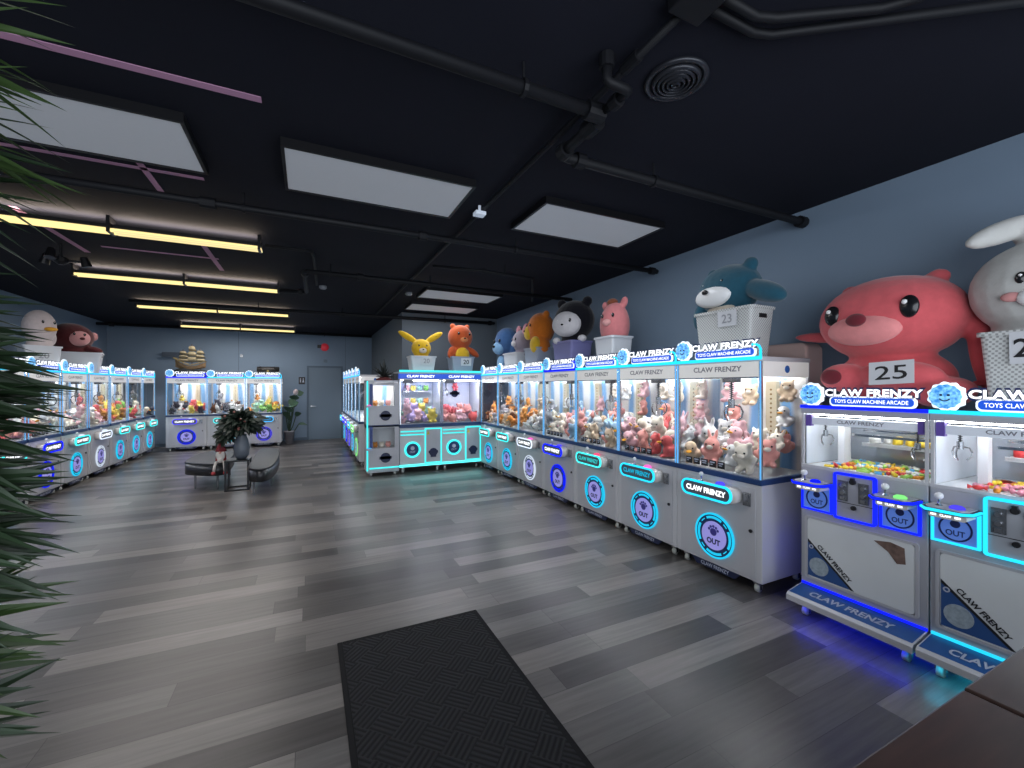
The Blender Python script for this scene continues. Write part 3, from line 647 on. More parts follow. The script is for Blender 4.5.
tag(part('wall_hook', None, lambda m: m.box(-1.62, -1.56, YB-.03, YB, 2.28, 2.36).cyl((-1.59, YB-.06, 2.30), (-1.59, YB-.02, 2.30), .012), DCHROME), 'small metal fitting on the far wall seam', 'fitting')
tag(part('wall_box', None, lambda m: m.box(.40, .50, YB-.03, YB, 2.19, 2.28), pbr('wall paint box', (.14, .19, .24), .5)), 'small painted box on the wall above the door', 'box')
tag(part('wall_shelf', None, lambda m: m.box(-3.25, -2.75, YB-.12, YB, 2.24, 2.36), pbr('grey shelf', (.06, .08, .11), .6)), 'short grey shelf on the far wall beside the model ship', 'shelf')

# ------------------------------------------------------------------ floor mat and counter
def mat_mat():
    m, nt, out = new_mat('ribbed charcoal mat'); N = nt.nodes.new; Lk = nt.links.new
    tc = N('ShaderNodeTexCoord'); mp = N('ShaderNodeMapping'); mp.inputs['Rotation'].default_value = (0, 0, PI/4); Lk(tc.outputs['Object'], mp.inputs[0])
    ch = N('ShaderNodeTexChecker'); ch.inputs['Scale'].default_value = 8.4; Lk(mp.outputs[0], ch.inputs[0])
    ws = []
    for d in 'XY':
        w = N('ShaderNodeTexWave'); w.bands_direction = d; w.inputs['Scale'].default_value = 13; w.inputs['Distortion'].default_value = .3; Lk(mp.outputs[0], w.inputs[0]); ws.append(w)
    mx = N('ShaderNodeMix'); mx.data_type = 'FLOAT'; Lk(ch.outputs['Fac'], mx.inputs[0]); Lk(ws[0].outputs['Fac'], mx.inputs[2]); Lk(ws[1].outputs['Fac'], mx.inputs[3])
    n = N('ShaderNodeTexNoise'); n.inputs['Scale'].default_value = 260; Lk(tc.outputs['Object'], n.inputs[0])
    cr = N('ShaderNodeValToRGB'); cr.color_ramp.elements[0].color = (.004, .004, .005, 1); cr.color_ramp.elements[1].color = (.026, .026, .029, 1); Lk(mx.outputs[0], cr.inputs[0])
    m2 = N('ShaderNodeMix'); m2.data_type = 'RGBA'; m2.blend_type = 'MULTIPLY'; m2.inputs[0].default_value = .7; Lk(cr.outputs[0], m2.inputs[6]); Lk(n.outputs['Color'], m2.inputs[7])
    b = N('ShaderNodeBsdfPrincipled'); b.inputs['Roughness'].default_value = .85; b.inputs['Specular IOR Level'].default_value = .25; Lk(m2.outputs[2], b.inputs['Base Color'])
    bp = N('ShaderNodeBump'); bp.inputs['Strength'].default_value = .7; bp.inputs['Distance'].default_value = .005; Lk(mx.outputs[0], bp.inputs['Height']); Lk(bp.outputs[0], b.inputs['Normal'])
    Lk(b.outputs[0], out.inputs[0]); return m
t = thing('door_mat', 'black ribbed entrance mat lying on the plank floor', 'mat', (.155, 1.2, 0))
part('pile', None, lambda m: m.box(.028, .842, .028, 1.472, .0, .009), mat_mat(), t)
part('border', None, lambda m: m.box(0, .028, 0, 1.5, 0, .008).box(.842, .87, 0, 1.5, 0, .008).box(.028, .842, 0, .028, 0, .008).box(.028, .842, 1.472, 1.5, 0, .008), pbr('black rubber edge', (.004, .004, .005), .8, spec=.2), t, bevel=.003)
WOOD = None
def wood_mat():
    m, nt, out = new_mat('dark brown wood'); N = nt.nodes.new; Lk = nt.links.new
    tc = N('ShaderNodeTexCoord'); mp = N('ShaderNodeMapping'); mp.inputs['Scale'].default_value = (3, 26, 3); Lk(tc.outputs['Object'], mp.inputs[0])
    n = N('ShaderNodeTexNoise'); n.inputs['Scale'].default_value = 2; n.inputs['Detail'].default_value = 6; Lk(mp.outputs[0], n.inputs[0])
    cr = N('ShaderNodeValToRGB'); cr.color_ramp.elements[0].color = (.010, .006, .005, 1); cr.color_ramp.elements[1].color = (.055, .028, .020, 1); Lk(n.outputs['Fac'], cr.inputs[0])
    b = N('ShaderNodeBsdfPrincipled'); b.inputs['Roughness'].default_value = .38; Lk(cr.outputs[0], b.inputs['Base Color']); Lk(b.outputs[0], out.inputs[0]); return m
WOOD = wood_mat()
for nm, lab, x0, x1, zt in (('counter', 'dark brown wooden counter section closer to the mat', .55, 1.208, .90), ('counter', 'dark brown wooden counter section closer to the candy cranes', 1.213, 2.35, .902)):
    t = thing(nm, lab, 'counter', (x0, -.5, 0))
    w = x1-x0
    part('counter_top', None, lambda m: m.box(0, w, 0, .885, zt-.035, zt), WOOD, t, bevel=.004)
    part('body_panel', None, lambda m: m.box(.03, w-.03, .03, .84, 0, zt-.035), pbr('counter base brown', (.02, .012, .009), .5), t)
# padded panel behind the end crane
tag(part('padded_panel', None, lambda m: m.prism([(p[0], p[1]) for p in rrect(0, .44, 0, 1.87, .06)], 0, .22), pbr('dusty pink vinyl', (.62, .44, .40), .55, noise=.08, nscale=3), None, bevel=.02), 'dusty pink padded panel standing between wall and end crane', 'panel')
o = bpy.data.objects['padded_panel']; o.rotation_euler.z = -PI/2; o.location = (3.56, 2.46, 0)
# ------------------------------------------------------------------ crane rows
XR0 = 2.94
order = ['first', 'second', 'third', 'fourth', 'fifth', 'sixth', 'seventh']
Rtop = ['cyan', 'cyan', 'cyan', 'blue', 'cyan', 'cyan', 'cyan']
Rctl = ['cyan', 'cyan', 'teal', 'blue', 'white', 'teal', 'teal']
Rprt = ['cyan', 'cyan', 'cyan', 'blue', 'white', 'cyan', 'cyan']
Rbtn = ['violet', 'pink', 'red', 'violet', 'pink', 'white', 'white']
Rlit = [True, False, False, True, True, True, True]
Rlook = ['white bears and a side pane', 'red and white toys under the teal plush neighbour', 'coral and cream toys', 'blue port ring and coral toys', 'white port ring and grey toys', 'orange toys, cyan ring', 'orange toys at the inner corner']
rmach, lmach, bmach = [], [], []
Y1 = 1.972
for i in range(7):
    yfar = Y1+.785*(i+1)
    m = crane('silver toy crane with %s, %s after the candy cranes' % (['clear side pane showing', 'cyan lettering', 'coral toys', 'deep blue lights', 'white lights', 'orange toys', 'dark toys and cyan lights'][i], order[i]),
              (XR0, yfar-.002, 0), -PI/2, Rtop[i], Rctl[i], Rprt[i], Rbtn[i], Rlit[i], 'cranes of the long wall row', stickers=i < 4, cx=.30 if i % 2 else .34, cy=.26)
    rmach.append(m)
for i in range(7):
    y = 11.67-.832*(6-i)
    c = ['cyan', 'blue', 'cyan', 'white', 'cyan', 'cyan', 'cyan'][i]
    m = crane('silver toy crane with %s lights, %s from the palm in the opposite row' % ({'cyan': 'cyan', 'blue': 'deep blue', 'white': 'white'}[c], order[i]), (-3.2, y, 0), PI/2, 'sky' if i % 2 else 'cyan', c if c != 'cyan' else 'teal', c, 'white', True, 'cranes of the palm side row', stickers=i in (1, 2), cx=.3, cy=.3)
    lmach.append(m)
for i, (c, ct, lab) in enumerate((('blue', 'violet', 'silver toy crane with violet lights standing below the model ship'), ('cyan', 'teal', 'silver toy crane with cyan lights, middle one at the far wall'), ('cyan', 'sky', 'silver toy crane with green toys below the dark chest'))):
    m = crane(lab, (-2.96+.787*i, 12.3, 0), 0, 'blue' if i == 0 else 'cyan', ct, ['blue', 'cyan', 'violet'][i], 'white', i < 2, 'cranes at the far wall', stickers=False, cx=.2, cy=.25)
    bmach.append(m)
fmach = []
for i in range(5):
    cc = ['green', 'cyan', 'violet', 'blue', 'cyan'][i]
    m = crane('crane machine seen edge-on behind the capsule tower, %s lights, %s deep' % (cc, order[i]), (.87, 8.45+.79*(i+1), 0), -PI/2, 'sky', cc, cc, 'white', True, 'cranes behind the capsule tower', stickers=False)
    fmach.append(m)
ck = [corner_crane('silver toy crane with teal lights holding pastel toys below the yellow plush', (1.425, 7.47, 0), 'cranes of the corner'), corner_crane('silver toy crane with teal lights holding red toys below the orange plush', (2.18, 7.47, 0), 'cranes of the corner')]
ca = candy_crane('small candy crane with blue lights in front of the coral plush', (3.05, 1.772, 0), -PI/2, 'blue', ('blue', 'green'))
cb = candy_crane('small candy crane with cyan lights beside the brown counter', (3.05, 1.103, 0), -PI/2, 'cyan', ('violet', 'violet'))

# capsule tower
t = thing('capsule_tower', 'tall two-tier prize vending tower with teal edge light', 'vending machine', (.895, 7.42, 0))
w, d = .515, .5
part('cabinet', None, lambda m: m.box(0, w, .02, d, .06, .12).box(0, w, d-.02, d, .12, 1.60).box(0, .02, .02, d, .12, 1.60).box(w-.02, w, .02, d, .12, 1.60).box(0, w, .02, d, 1.585, 1.615).box(0, w, .02, d, .8, .86), GREY, t)
part('base_light', None, lambda m: m.box(.03, w, .0, .02, .125, .15), led('teal', .9), t)
part('edge_light', None, lambda m: m.box(-.014, .006, -.006, .02, .10, 1.60), led('teal', 1.), t)
part('navy_band', None, lambda m: m.box(0, w, .0, .02, .825, .862), NAVY, t)
for x in (.06, w-.06):
    for y in (.08, d-.06): caster(t, x, y, .06)
for k, z0 in enumerate((.15, .862)):
    fr = part('front_panel', None, lambda m: m.box(.02, .085, .0, .02, z0, z0+.70).box(.44, w, .0, .02, z0, z0+.70).box(.085, .44, 0, .02, z0, z0+.32).box(.085, .44, 0, .02, z0+.665, z0+.70), GREY, t)
    part('emblem', None, lambda m: m.disc(.29, z0+.155, .085, -.005, 0, 22).box(.19, .39, -.005, 0, z0+.13, z0+.18), NAVYD, fr)
    part('decorated_strip', None, lambda m: m.box(.03, .08, -.004, 0, z0+.3, z0+.69), pbr('navy print', (.02, .05, .2), .4, noise=.8, nscale=30), fr)
    part('window_glass', None, lambda m: m.add([(.085, .01, z0+.32), (.44, .01, z0+.32), (.44, .01, z0+.665), (.085, .01, z0+.665)], [(0, 1, 2, 3)]), GLASS, fr)
    part('interior_back', None, lambda m: m.box(.03, w-.03, .3, .31, z0+.3, z0+.69).box(.03, w-.03, .02, .3, z0+.3, z0+.318), BACKP if k else BEDW, t)
    part('interior_light', None, lambda m: m.box(.09, .43, .05, .08, z0+.67, z0+.685), TUBEL, t)
    pod = part('control_pod', None, lambda m: m.box(-.02, .07, -.09, 0, z0+.30, z0+.33), pbr('pod shell', (.4, .45, .6), .3), t)
    part('button', None, lambda m: m.ell((.03, -.05, z0+.335), (.02, .02, .012)).ell((-.002, -.06, z0+.34), .012), led('pink' if k else 'sky', .6), pod)
tower = t
# dark spiky ornament on the tower
def spiky(m):
    for i in range(46):
        a = R.uniform(0, 2*PI); e = R.uniform(-.1, 1.4); L = R.uniform(.1, .2)
        dv = Vector((math.cos(a)*math.cos(e), math.sin(a)*math.cos(e), math.sin(e)))
        m.cyl((0, 0, .05), Vector((0, 0, .05))+dv*L, .014, .002, 5)
    return m
t = thing('tinsel_tree', 'small black spiky ornament on top of the two-tier tower', 'ornament', (1.19, 7.6, 1.615))
part('branches', None, lambda m: spiky(m).cyl((0, 0, .05), (0, 0, .28), .03, .003, 6), pbr('black tinsel', (.012, .016, .014), .5), t)
part('base', None, lambda m: m.lathe([(.1, 0), (.1, .02), (.03, .05)], n=16), pbr('maroon felt', (.12, .02, .02), .8), t)
t.scale = (1.35, 1.35, 1.35)
tag(part('speaker_box', None, lambda m: m.box(1.33, 1.41, 7.5, 7.62, 1.615, 1.74), BLACK, None, bevel=.006), 'small black box beside the spiky ornament', 'box')

# ------------------------------------------------------------------ prize toys
def bear(L=.0): return [((0, 0, .055), (.048, .044, .058)), ((0, -.012, .142), (.056, .05, .05)), ((.043, -.002, .185), .021), ((-.043, -.002, .185), .021), ((.056, -.022, .085), (.02, .024, .036), (0, .5, 0)), ((-.056, -.022, .085), (.02, .024, .036), (0, -.5, 0)), ((.036, -.052, .022), (.023, .04, .023)), ((-.036, -.052, .022), (.023, .04, .023))]
TOY = {'bear': bear(),
       'bunny': bear()[:2]+[((.024, .005, .215), (.016, .012, .05), (0, .2, 0)), ((-.024, .005, .215), (.016, .012, .05), (0, -.2, 0))]+bear()[4:],
       'duck': [((0, .01, .055), (.056, .062, .055)), ((0, -.02, .135), (.048, .047, .046)), ((.058, .01, .065), (.014, .036, .03)), ((-.058, .01, .065), (.014, .036, .03)), ((0, .07, .075), (.02, .03, .018)), ((.028, -.05, .012), (.02, .03, .012)), ((-.028, -.05, .012), (.02, .03, .012))],
       'cat': bear()[:2]+[((.04, 0, .185), (.015, .012, .026), (0, .35, 0)), ((-.04, 0, .185), (.015, .012, .026), (0, -.35, 0))]+bear()[4:]+[((.05, .05, .04), (.014, .04, .014))],
       'ball': [((0, 0, .07), (.075, .07, .07)), ((.045, 0, .135), .02), ((-.045, 0, .135), .02), ((.03, -.055, .012), (.02, .025, .014)), ((-.03, -.055, .012), (.02, .025, .014))]}
HEADC = {'bear': (.142, .06), 'bunny': (.142, .06), 'duck': (.135, .065), 'cat': (.142, .06), 'ball': (.08, .068)}
PC = {'cream': (.82, .74, .62), 'white': (.8, .79, .78), 'beige': (.66, .5, .35), 'coral': (.82, .36, .31), 'pink': (.84, .50, .53), 'pale blue': (.35, .52, .68), 'grey': (.38, .39, .43), 'orange': (.72, .28, .06),
      'brown': (.2, .09, .05), 'red': (.72, .13, .13), 'mint': (.4, .68, .52), 'yellow': (.8, .62, .12), 'lilac': (.55, .42, .72), 'green': (.25, .55, .12), 'dark': (.05, .05, .07), 'teal': (.1, .35, .42)}
EYE = pbr('black bead', (.01, .01, .012), .2); MUZ = pbr('plush muzzle', (.8, .72, .62), .9, bump=.2); BEAK = pbr('orange felt beak', (.85, .4, .03), .7)
def toy(kind, colr, M, rz, tilt, s, label, group, detail):
    me = blob('toy'+kind, TOY[kind], .011)
    o = link('plush_'+kind if kind != 'ball' else 'plush_ball', me, plush(colr, PC[colr]))
    o.matrix_world = M @ Euler((tilt, 0, rz)).to_matrix().to_4x4() @ Matrix.Scale(s, 4)
    tag(o, label, 'plush toy', group)
    if detail or kind == 'duck':
        z, y = HEADC[kind]
        if kind == 'duck': part('beak', 'tbeak', lambda m: m.ell((0, -y-.012, z-.012), (.022, .022, .009), 12, 8), BEAK, o, smooth=True)
        else: part('muzzle', 'tmuz'+kind, lambda m: m.ell((0, -y+.004, z-.014), (.024, .014, .017), 12, 8), MUZ, o, smooth=True)
        if detail:
            for sx in (-1, 1): part('eye', 'teye%s%d' % (kind, sx), lambda m: m.ell((sx*.026, -y+.008, z+.006), .0075, 8, 6), EYE, o, smooth=True)
    return o
def heap(mach, phrase, pal, n_front, rows, hang=2, s0=.9, detail=False, w=W, d=D, z0=.852, kinds=('bear', 'bunny', 'duck', 'cat'), group=None, x0=.10, lift=.045):
    MW = Matrix.Translation(mach.location) @ Euler(mach.rotation_euler).to_matrix().to_4x4()
    used = {}
    opts = [(c, k) for c in pal for k in kinds]
    seq = [o for o in opts]; R.shuffle(seq)
    j = 0
    spots = []
    for r in range(rows):
        for i in range(n_front):
            fx = x0+(w-2*x0)*(i+.5*(r % 2)*.8)/(n_front-1+.4)
            spots.append((fx+R.uniform(-.015, .015), .10+r*(d-.24)/max(1, rows-1)+R.uniform(-.015, .015), z0+r*lift+R.uniform(0, .02), False))
    for i in range(n_front-1): spots.append((x0+(w-2*x0)*(i+.5)/(n_front-1), .22+R.uniform(-.04, .04), z0+.11+R.uniform(0, .03), False))
    for h in range(hang): spots.append(((.20, .64, .16, .66, .36)[h % 5], d-.09, z0+[.30, .34, .52, .54, .50][h % 5], True))
    counts = {}
    plan = []
    for sp_ in spots:
        c, k = seq[j % len(seq)]; j += 1
        plan.append((sp_, c, k)); counts[(c, k, sp_[3])] = counts.get((c, k, sp_[3]), 0)+1
    for (x, y, z, hg), c, k in plan:
        rz = R.uniform(-.7, .7); tl = 0 if hg else R.choice([0, -.3, -.7, .4, -1.1])
        s = s0*R.uniform(.92, 1.12)*(.9 if hg else 1)
        lab = '%s plush %s %s, %s' % (c, k, 'hung on the back panel' if hg else 'in the heap', phrase)
        toy(k, c, MW @ Matrix.Translation((x, y, z+(.02 if tl else 0))), rz, tl, s, lab, 'plush prizes, '+phrase, detail)
        if hg:
            pass
Rpal = [['cream', 'white', 'beige', 'coral', 'pink', 'white'], ['cream', 'white', 'cream', 'coral', 'pink', 'red'], ['coral', 'cream', 'white', 'pink', 'pale blue', 'beige'], ['coral', 'pale blue', 'cream', 'pink'], ['grey', 'white', 'cream', 'grey'], ['orange', 'beige', 'brown', 'orange'], ['brown', 'orange', 'beige', 'grey']]
for i in range(7):
    pal = Rpal[i]
    heap(rmach[i], '%s crane after the candy cranes' % order[i], pal, 4, 4 if i < 4 else 3, 5 if i < 3 else 2, 1.06 if i < 3 else .95, i < 3)
Lpal = [['white', 'coral', 'red'], ['white', 'coral', 'cream'], ['cream', 'white', 'pink'], ['cream', 'pink', 'white'], ['red', 'orange', 'yellow'], ['orange', 'green', 'red'], ['red', 'dark', 'cream']]
for i in range(7): heap(lmach[i], '%s crane from the palm' % order[i], Lpal[i], 4, 2, 1, 1.05)
for i, pl in enumerate((['red', 'white', 'yellow', 'dark'], ['brown', 'white', 'dark', 'grey'], ['green', 'orange', 'mint', 'yellow'])):
    heap(bmach[i], ['violet-lit crane below the ship', 'middle crane at the far wall', 'crane below the dark chest'][i], pl, 5, 2, 1, .95)
heap(ck[0], 'crane below the yellow plush', ['mint', 'yellow', 'pink', 'lilac'], 5, 2, 0, 1.2, w=.752, kinds=('ball', 'bear'), lift=.09)
heap(ck[1], 'crane below the orange plush', ['red', 'pink', 'coral'], 5, 2, 0, 1.12, w=.752, kinds=('ball', 'bear'), lift=.08)
# display shelves of the corner cranes
MW0 = Matrix.Translation(ck[0].location)
for j in range(2):
    for i in range(4):
        c = [['pink', 'yellow', 'mint', 'orange'], ['coral', 'yellow', 'mint', 'green']][j][i]
        toy('ball', c, MW0 @ Matrix.Translation((.22+.12*i, D-.12, 1.19+.24*j)), 0, 0, .72, '%s round plush on the %s display shelf, crane below the yellow plush' % (c, ['lower', 'upper'][j]), 'shelf plush', False)
    tag(part('display_shelf', 'dshelf', lambda m: m.box(0, .5, 0, .12, 0, .012), WHITEP), 'white %s display shelf inside the crane below the yellow plush' % ['lower', 'upper'][j], 'shelf').location = (1.425+.15, 7.47+D-.19, 1.176+.24*j)
tag(part('crane_badge', None, lambda m: m.disc(0, 0, .07, 0, .01, 20).box(-.1, .1, 0, .01, -.02, .03), NAVYD), 'dark round emblem board inside the crane below the orange plush', 'board').location = (2.18+.42, 7.47+D-.03, 1.37)
toy('bear', 'red', Matrix.Translation((2.18+.40, 7.47+D-.10, 1.43)), 0, 0, .8, 'red plush bear sitting on the dark emblem board, crane below the orange plush', None, False)
for k in range(2):
    for i in range(3):
        toy('ball', ['orange', 'cream', 'coral'][i], Matrix.Translation((1.03+.11*i, 7.56, (.47, 1.18)[k])), 0, 0, .65, '%s round plush in the %s window of the two-tier tower' % (['orange', 'cream', 'coral'][i], ['lower', 'upper'][k]), 'tower prizes', False)
# sweets of the candy cranes
def sweet(m):
    m.ell((0, 0, .012), (.02, .012, .012), 12, 8)
    for s in (-1, 1): m.cyl((s*.017, 0, .012), (s*.036, 0, .012), .004, .013, 8)
    return m
def pouch(m): return m.prism(rrect(-.028, .028, 0, .05, .008, 3), -.008, .008)
SWC = {'yellow': (.85, .6, .04), 'red': (.7, .05, .05), 'orange': (.85, .32, .03), 'green': (.35, .6, .1), 'white': (.8, .78, .74), 'blue': (.1, .4, .7), 'pink': (.8, .3, .4)}
def sweets(mach, phrase, cols, shelf):
    MW = Matrix.Translation(mach.location) @ Euler(mach.rotation_euler).to_matrix().to_4x4()
    for i in range(66):
        c = R.choice(cols); k = R.random() < .3
        x, y = .16+.08*(i % 6)+R.uniform(-.018, .018), .07+.036*(i//6)+R.uniform(-.008, .008)
        o = part('candy_pouch' if k else 'wrapped_candy', 'pouch' if k else 'sweet', pouch if k else sweet, pbr('sweet '+c, SWC[c], .35), smooth=.8)
        o.matrix_world = MW @ Matrix.Translation((x, y, .984+(.006 if k else .001))) @ Euler((PI/2 if k else 0, 0, R.uniform(0, 6))).to_matrix().to_4x4()
        tag(o, '%s %s lying on the white bed of the %s' % (c, 'sweet pouch' if k else 'wrapped sweet', phrase), 'candy', 'sweets of the '+phrase)
    for i in range(7):
        c = shelf[min(i//2, 2)]
        o = part('candy_pouch', 'pouch', pouch, pbr('sweet '+c, SWC[c], .35), smooth=.8)
        o.matrix_world = MW @ Matrix.Translation((.22+.058*i, .455+R.uniform(-.02, .04), 1.128)) @ Euler((R.uniform(-.25, .05), R.uniform(-.25, .25), R.uniform(-.7, .7))).to_matrix().to_4x4() @ Matrix.Scale(R.uniform(.9, 1.25), 4)
        tag(o, '%s pouch standing on the rear shelf of the %s' % (c, phrase), 'candy', 'shelf sweets of the '+phrase)
sweets(ca, 'blue-lit candy crane', ['yellow', 'yellow', 'orange', 'green', 'white', 'blue', 'red'], ['white', 'yellow', 'yellow'])
sweets(cb, 'cyan-lit candy crane', ['red', 'red', 'pink', 'white', 'orange', 'yellow'], ['red', 'yellow', 'yellow'])
# ------------------------------------------------------------------ big prize plushes in their bins
def weave_mat(name, c):
    m, nt, out = new_mat(name); N = nt.nodes.new; Lk = nt.links.new
    tc = N('ShaderNodeTexCoord'); b = N('ShaderNodeBsdfPrincipled'); b.inputs['Roughness'].default_value = .5
    sp = N('ShaderNodeSeparateXYZ'); Lk(tc.outputs['Object'], sp.inputs[0])
    def sn(src, k):
        a = N('ShaderNodeMath'); a.operation = 'MULTIPLY'; a.inputs[1].default_value = k; Lk(src, a.inputs[0])
        q = N('ShaderNodeMath'); q.operation = 'SINE'; Lk(a.outputs[0], q.inputs[0]); return q.outputs[0]
    ad = N('ShaderNodeMath'); ad.operation = 'ADD'; Lk(sp.outputs[0], ad.inputs[0]); Lk(sp.outputs[1], ad.inputs[1])
    mu = N('ShaderNodeMath'); mu.operation = 'MULTIPLY'; Lk(sn(ad.outputs[0], 260), mu.inputs[0]); Lk(sn(sp.outputs[2], 260), mu.inputs[1])
    cr = N('ShaderNodeValToRGB'); cr.color_ramp.elements[0].position = .25; cr.color_ramp.elements[0].color = (*[x*.5 for x in c], 1)
    cr.color_ramp.elements[1].position = .55; cr.color_ramp.elements[1].color = (*c, 1)
    mr = N('ShaderNodeMapRange'); mr.inputs[1].default_value = -1; Lk(mu.outputs[0], mr.inputs[0]); Lk(mr.outputs[0], cr.inputs[0])
    Lk(cr.outputs[0], b.inputs['Base Color']); Lk(b.outputs[0], out.inputs[0]); return m
WEAVE = weave_mat('white woven plastic', (.62, .63, .62))
BINW = pbr('white bin plastic', (.62, .64, .68), .4)
BINC = pbr('cloudy bin plastic', (.40, .45, .56), .3, alpha=.75)
BINP = pbr('clear bin plastic with violet light', (.22, .22, .46), .3, alpha=.85)  # clear plastic; the violet light on it is put into its colour
CARD = pbr('white number card', (.62, .63, .66), .6)
def bin_(label, loc, rz, w, d, h, mat, num=None, cardw=.2, cx=0, cz=None, hole=True, tilt=0, inkmat=None):
    def shell(m):
        k = .86; t = .008
        def ring(W_, D_, z, r):
            p = rrect(-W_/2, W_/2, -D_/2, D_/2, r, 3); return [(a, b, z) for a, b in p]
        o0, o1, r1, i1, i0 = ring(w*k, d*k, 0, .03), ring(w, d, h, .03), ring(w+.025, d+.025, h, .035), ring(w-t*2, d-t*2, h-.001, .03), ring(w*k-t*2, d*k-t*2, .01, .03)
        r0 = ring(w+.025, d+.025, h-.022, .035)
        n = len(o0); L = [o0, ring(w, d, h-.022, .03), r0, r1, i1, i0]
        vs = sum(L, []); fs = []
        for a in range(len(L)-1):
            for i in range(n): fs.append((a*n+i, a*n+(i+1) % n, (a+1)*n+(i+1) % n, (a+1)*n+i))
        fs += [tuple(range(n-1, -1, -1)), tuple(range((len(L)-1)*n, len(L)*n))]
        return m.add(vs, fs)
    o = tag(part('storage_bin', None, shell, mat), label, 'bin'); o.location = loc; o.rotation_euler.z = rz
    if hole:
        for sx in (-1, 1): part('handle_slot', None, lambda m: m.box(sx*w*.488-.004, sx*w*.488+.006, -.045, .045, h*.78, h*.86), BLACK, o, bevel=.003)
    if num:
        cz = h*.6 if cz is None else cz
        sl = (1-.86)/2*d/h
        y = -d/2*(.86+.14*cz/h)-.012
        c = part('number_card', None, lambda m: m.box(-cardw/2, cardw/2, -.002, .002, -cardw*.36, cardw*.36), CARD, o); c.location = (cx, y, cz); c.rotation_euler = (math.atan(sl), 0, 0)
        part('card_number', None, lambda m: text_mesh(num, None, cardw*.42, 0 if len(num) > 1 else -cardw*.3, 0, -.0035, .015), inkmat or BLACK, c)
    return o
def plush_big(name, label, loc, rz, ells, voxel, mat, parts=(), tilt=(0, 0)):
    o = link(name, blob(None or name+label, ells, voxel), mat); tag(o, label, 'plush toy')
    o.location = loc; o.rotation_euler = (tilt[0], tilt[1], rz)
    for nm, es, m in parts:
        part(nm, None, lambda q: [q.ell(e[0], e[1], 20, 14, e[2] if len(e) > 2 else None) for e in es] and q, m, o, smooth=True)
    return o
EYEW = pbr('white eye glint', (.85, .85, .85), .4)
def eyes(y, z, dx, r, flat=.5, ang=.0):
    L = []
    for s in (-1, 1):
        L.append(('eye', [((s*dx, y+abs(ang)*.0, z), (r*.72, r*flat, r))], EYE))
        L.append(('eye_glint', [((s*dx-r*.2, y-r*flat*.75, z+r*.4), (r*.22, r*.25, r*.22))], EYEW))
    return L
MX = -PI/2   # facing the room from the long wall
# coral plush
CORAL = plush('coral red', (.66, .115, .13)); CORALL = plush('pale coral', (.76, .27, .27)); MAROON = plush('maroon felt', (.16, .02, .03))
o = plush_big('plush_bear', 'huge coral red plush holding a 25 card above the candy cranes', (3.40, 1.43, 1.385), MX,
    [((0, 0, .57), (.39, .29, .27)), ((0, .02, .47), (.34, .26, .17)), ((0, .04, .18), (.32, .20, .20)), ((.30, -.10, .10), (.13, .17, .09), (.1, 0, -.2)), ((-.17, -.17, .19), (.135, .12, .095)),
     ((.12, -.17, .20), (.21, .10, .09), (0, .05, .1)), ((.40, .08, .36), (.055, .07, .26), (0, -.1, 0)),
     ((.22, .06, .80), (.06, .04, .05)), ((-.24, .06, .79), (.06, .04, .05)), ((-.45, .1, .50), (.20, .05, .04), (0, .1, 0))], .016, CORAL,
    [('muzzle', [((-.03, -.235, .49), (.20, .09, .10))], CORALL), ('nose', [((-.03, -.325, .545), (.055, .025, .04))], MAROON),
     ('foot_pad', [((-.19, -.285, .195), (.062, .025, .05))], MAROON)]+eyes(-.245, .60, .20, .066, .4))
c = part('number_card', None, lambda m: m.box(-.105, .105, -.002, .002, -.07, .07), CARD, o); c.location = (.13, -.285, .215); c.rotation_euler = (-.2, -.06, .1)
part('card_number', None, lambda m: text_mesh('25', .15, .085, 0, 0, -.0035, .006), BLACK, c)
# pale grey rabbit
PALE = plush('pale grey fur', (.52, .52, .50)); PALEP = plush('dusty pink felt', (.55, .25, .24))
bin_('white woven bin with a number card beside the coral plush', (3.36, .745, 1.379), MX, .42, .36, .42, WEAVE, '2', .22, .012, .33, hole=False)
plush_big('plush_rabbit', 'big pale grey plush rabbit with folded ears leaning in the woven bin', (3.44, .80, 1.68), MX+.4,
    [((0, 0, .35), (.265, .235, .25)), ((0, .02, .08), (.19, .16, .18)), ((-.13, -.02, .67), (.19, .05, .06), (0, -.35, .5)), ((.16, .02, .69), (.13, .06, .10), (0, .3, 0)), ((.02, .03, .64), (.12, .10, .07))], .014, PALE,
    [('muzzle', [((-.02, -.205, .28), (.10, .05, .06))], EYEW), ('cheek', [((-.13, -.195, .29), (.04, .02, .025))], PALEP), ('cheek', [((.12, -.195, .29), (.04, .02, .025))], PALEP), ('nose', [((-.02, -.255, .305), (.018, .012, .013))], PALEP)]+eyes(-.205, .38, .10, .032))
# dark teal bear
TEAL = plush('dark teal', (.018, .085, .13)); CRM = plush('warm cream', (.62, .54, .44))
bin_('white woven bin numbered 23 on the end crane', (3.18, 2.39, 1.732), MX, .53, .28, .41, WEAVE, '23', .17, .06, .33, inkmat=pbr('grey print', (.3, .31, .34), .6))
plush_big('plush_bear', 'dark teal plush bear with cream face slumped in the woven bin', (3.22, 2.45, 2.0), MX-.15,
    [((0, 0, .33), (.29, .20, .21)), ((0, .0, .10), (.23, .12, .16)), ((.20, .02, .50), (.06, .05, .06)), ((-.20, .02, .50), (.06, .05, .06)), ((.36, -.02, .25), (.20, .09, .08), (0, .42, 0)), ((-.27, -.05, .15), (.07, .07, .13), (0, .3, 0))], .013, TEAL,
    [('muzzle', [((-.02, -.15, .27), (.19, .08, .09))], EYEW), ('belly', [((0, -.09, .10), (.17, .06, .13))], CRM), ('nose', [((-.02, -.235, .30), (.03, .018, .02))], EYE)]+eyes(-.17, .37, .10, .022))
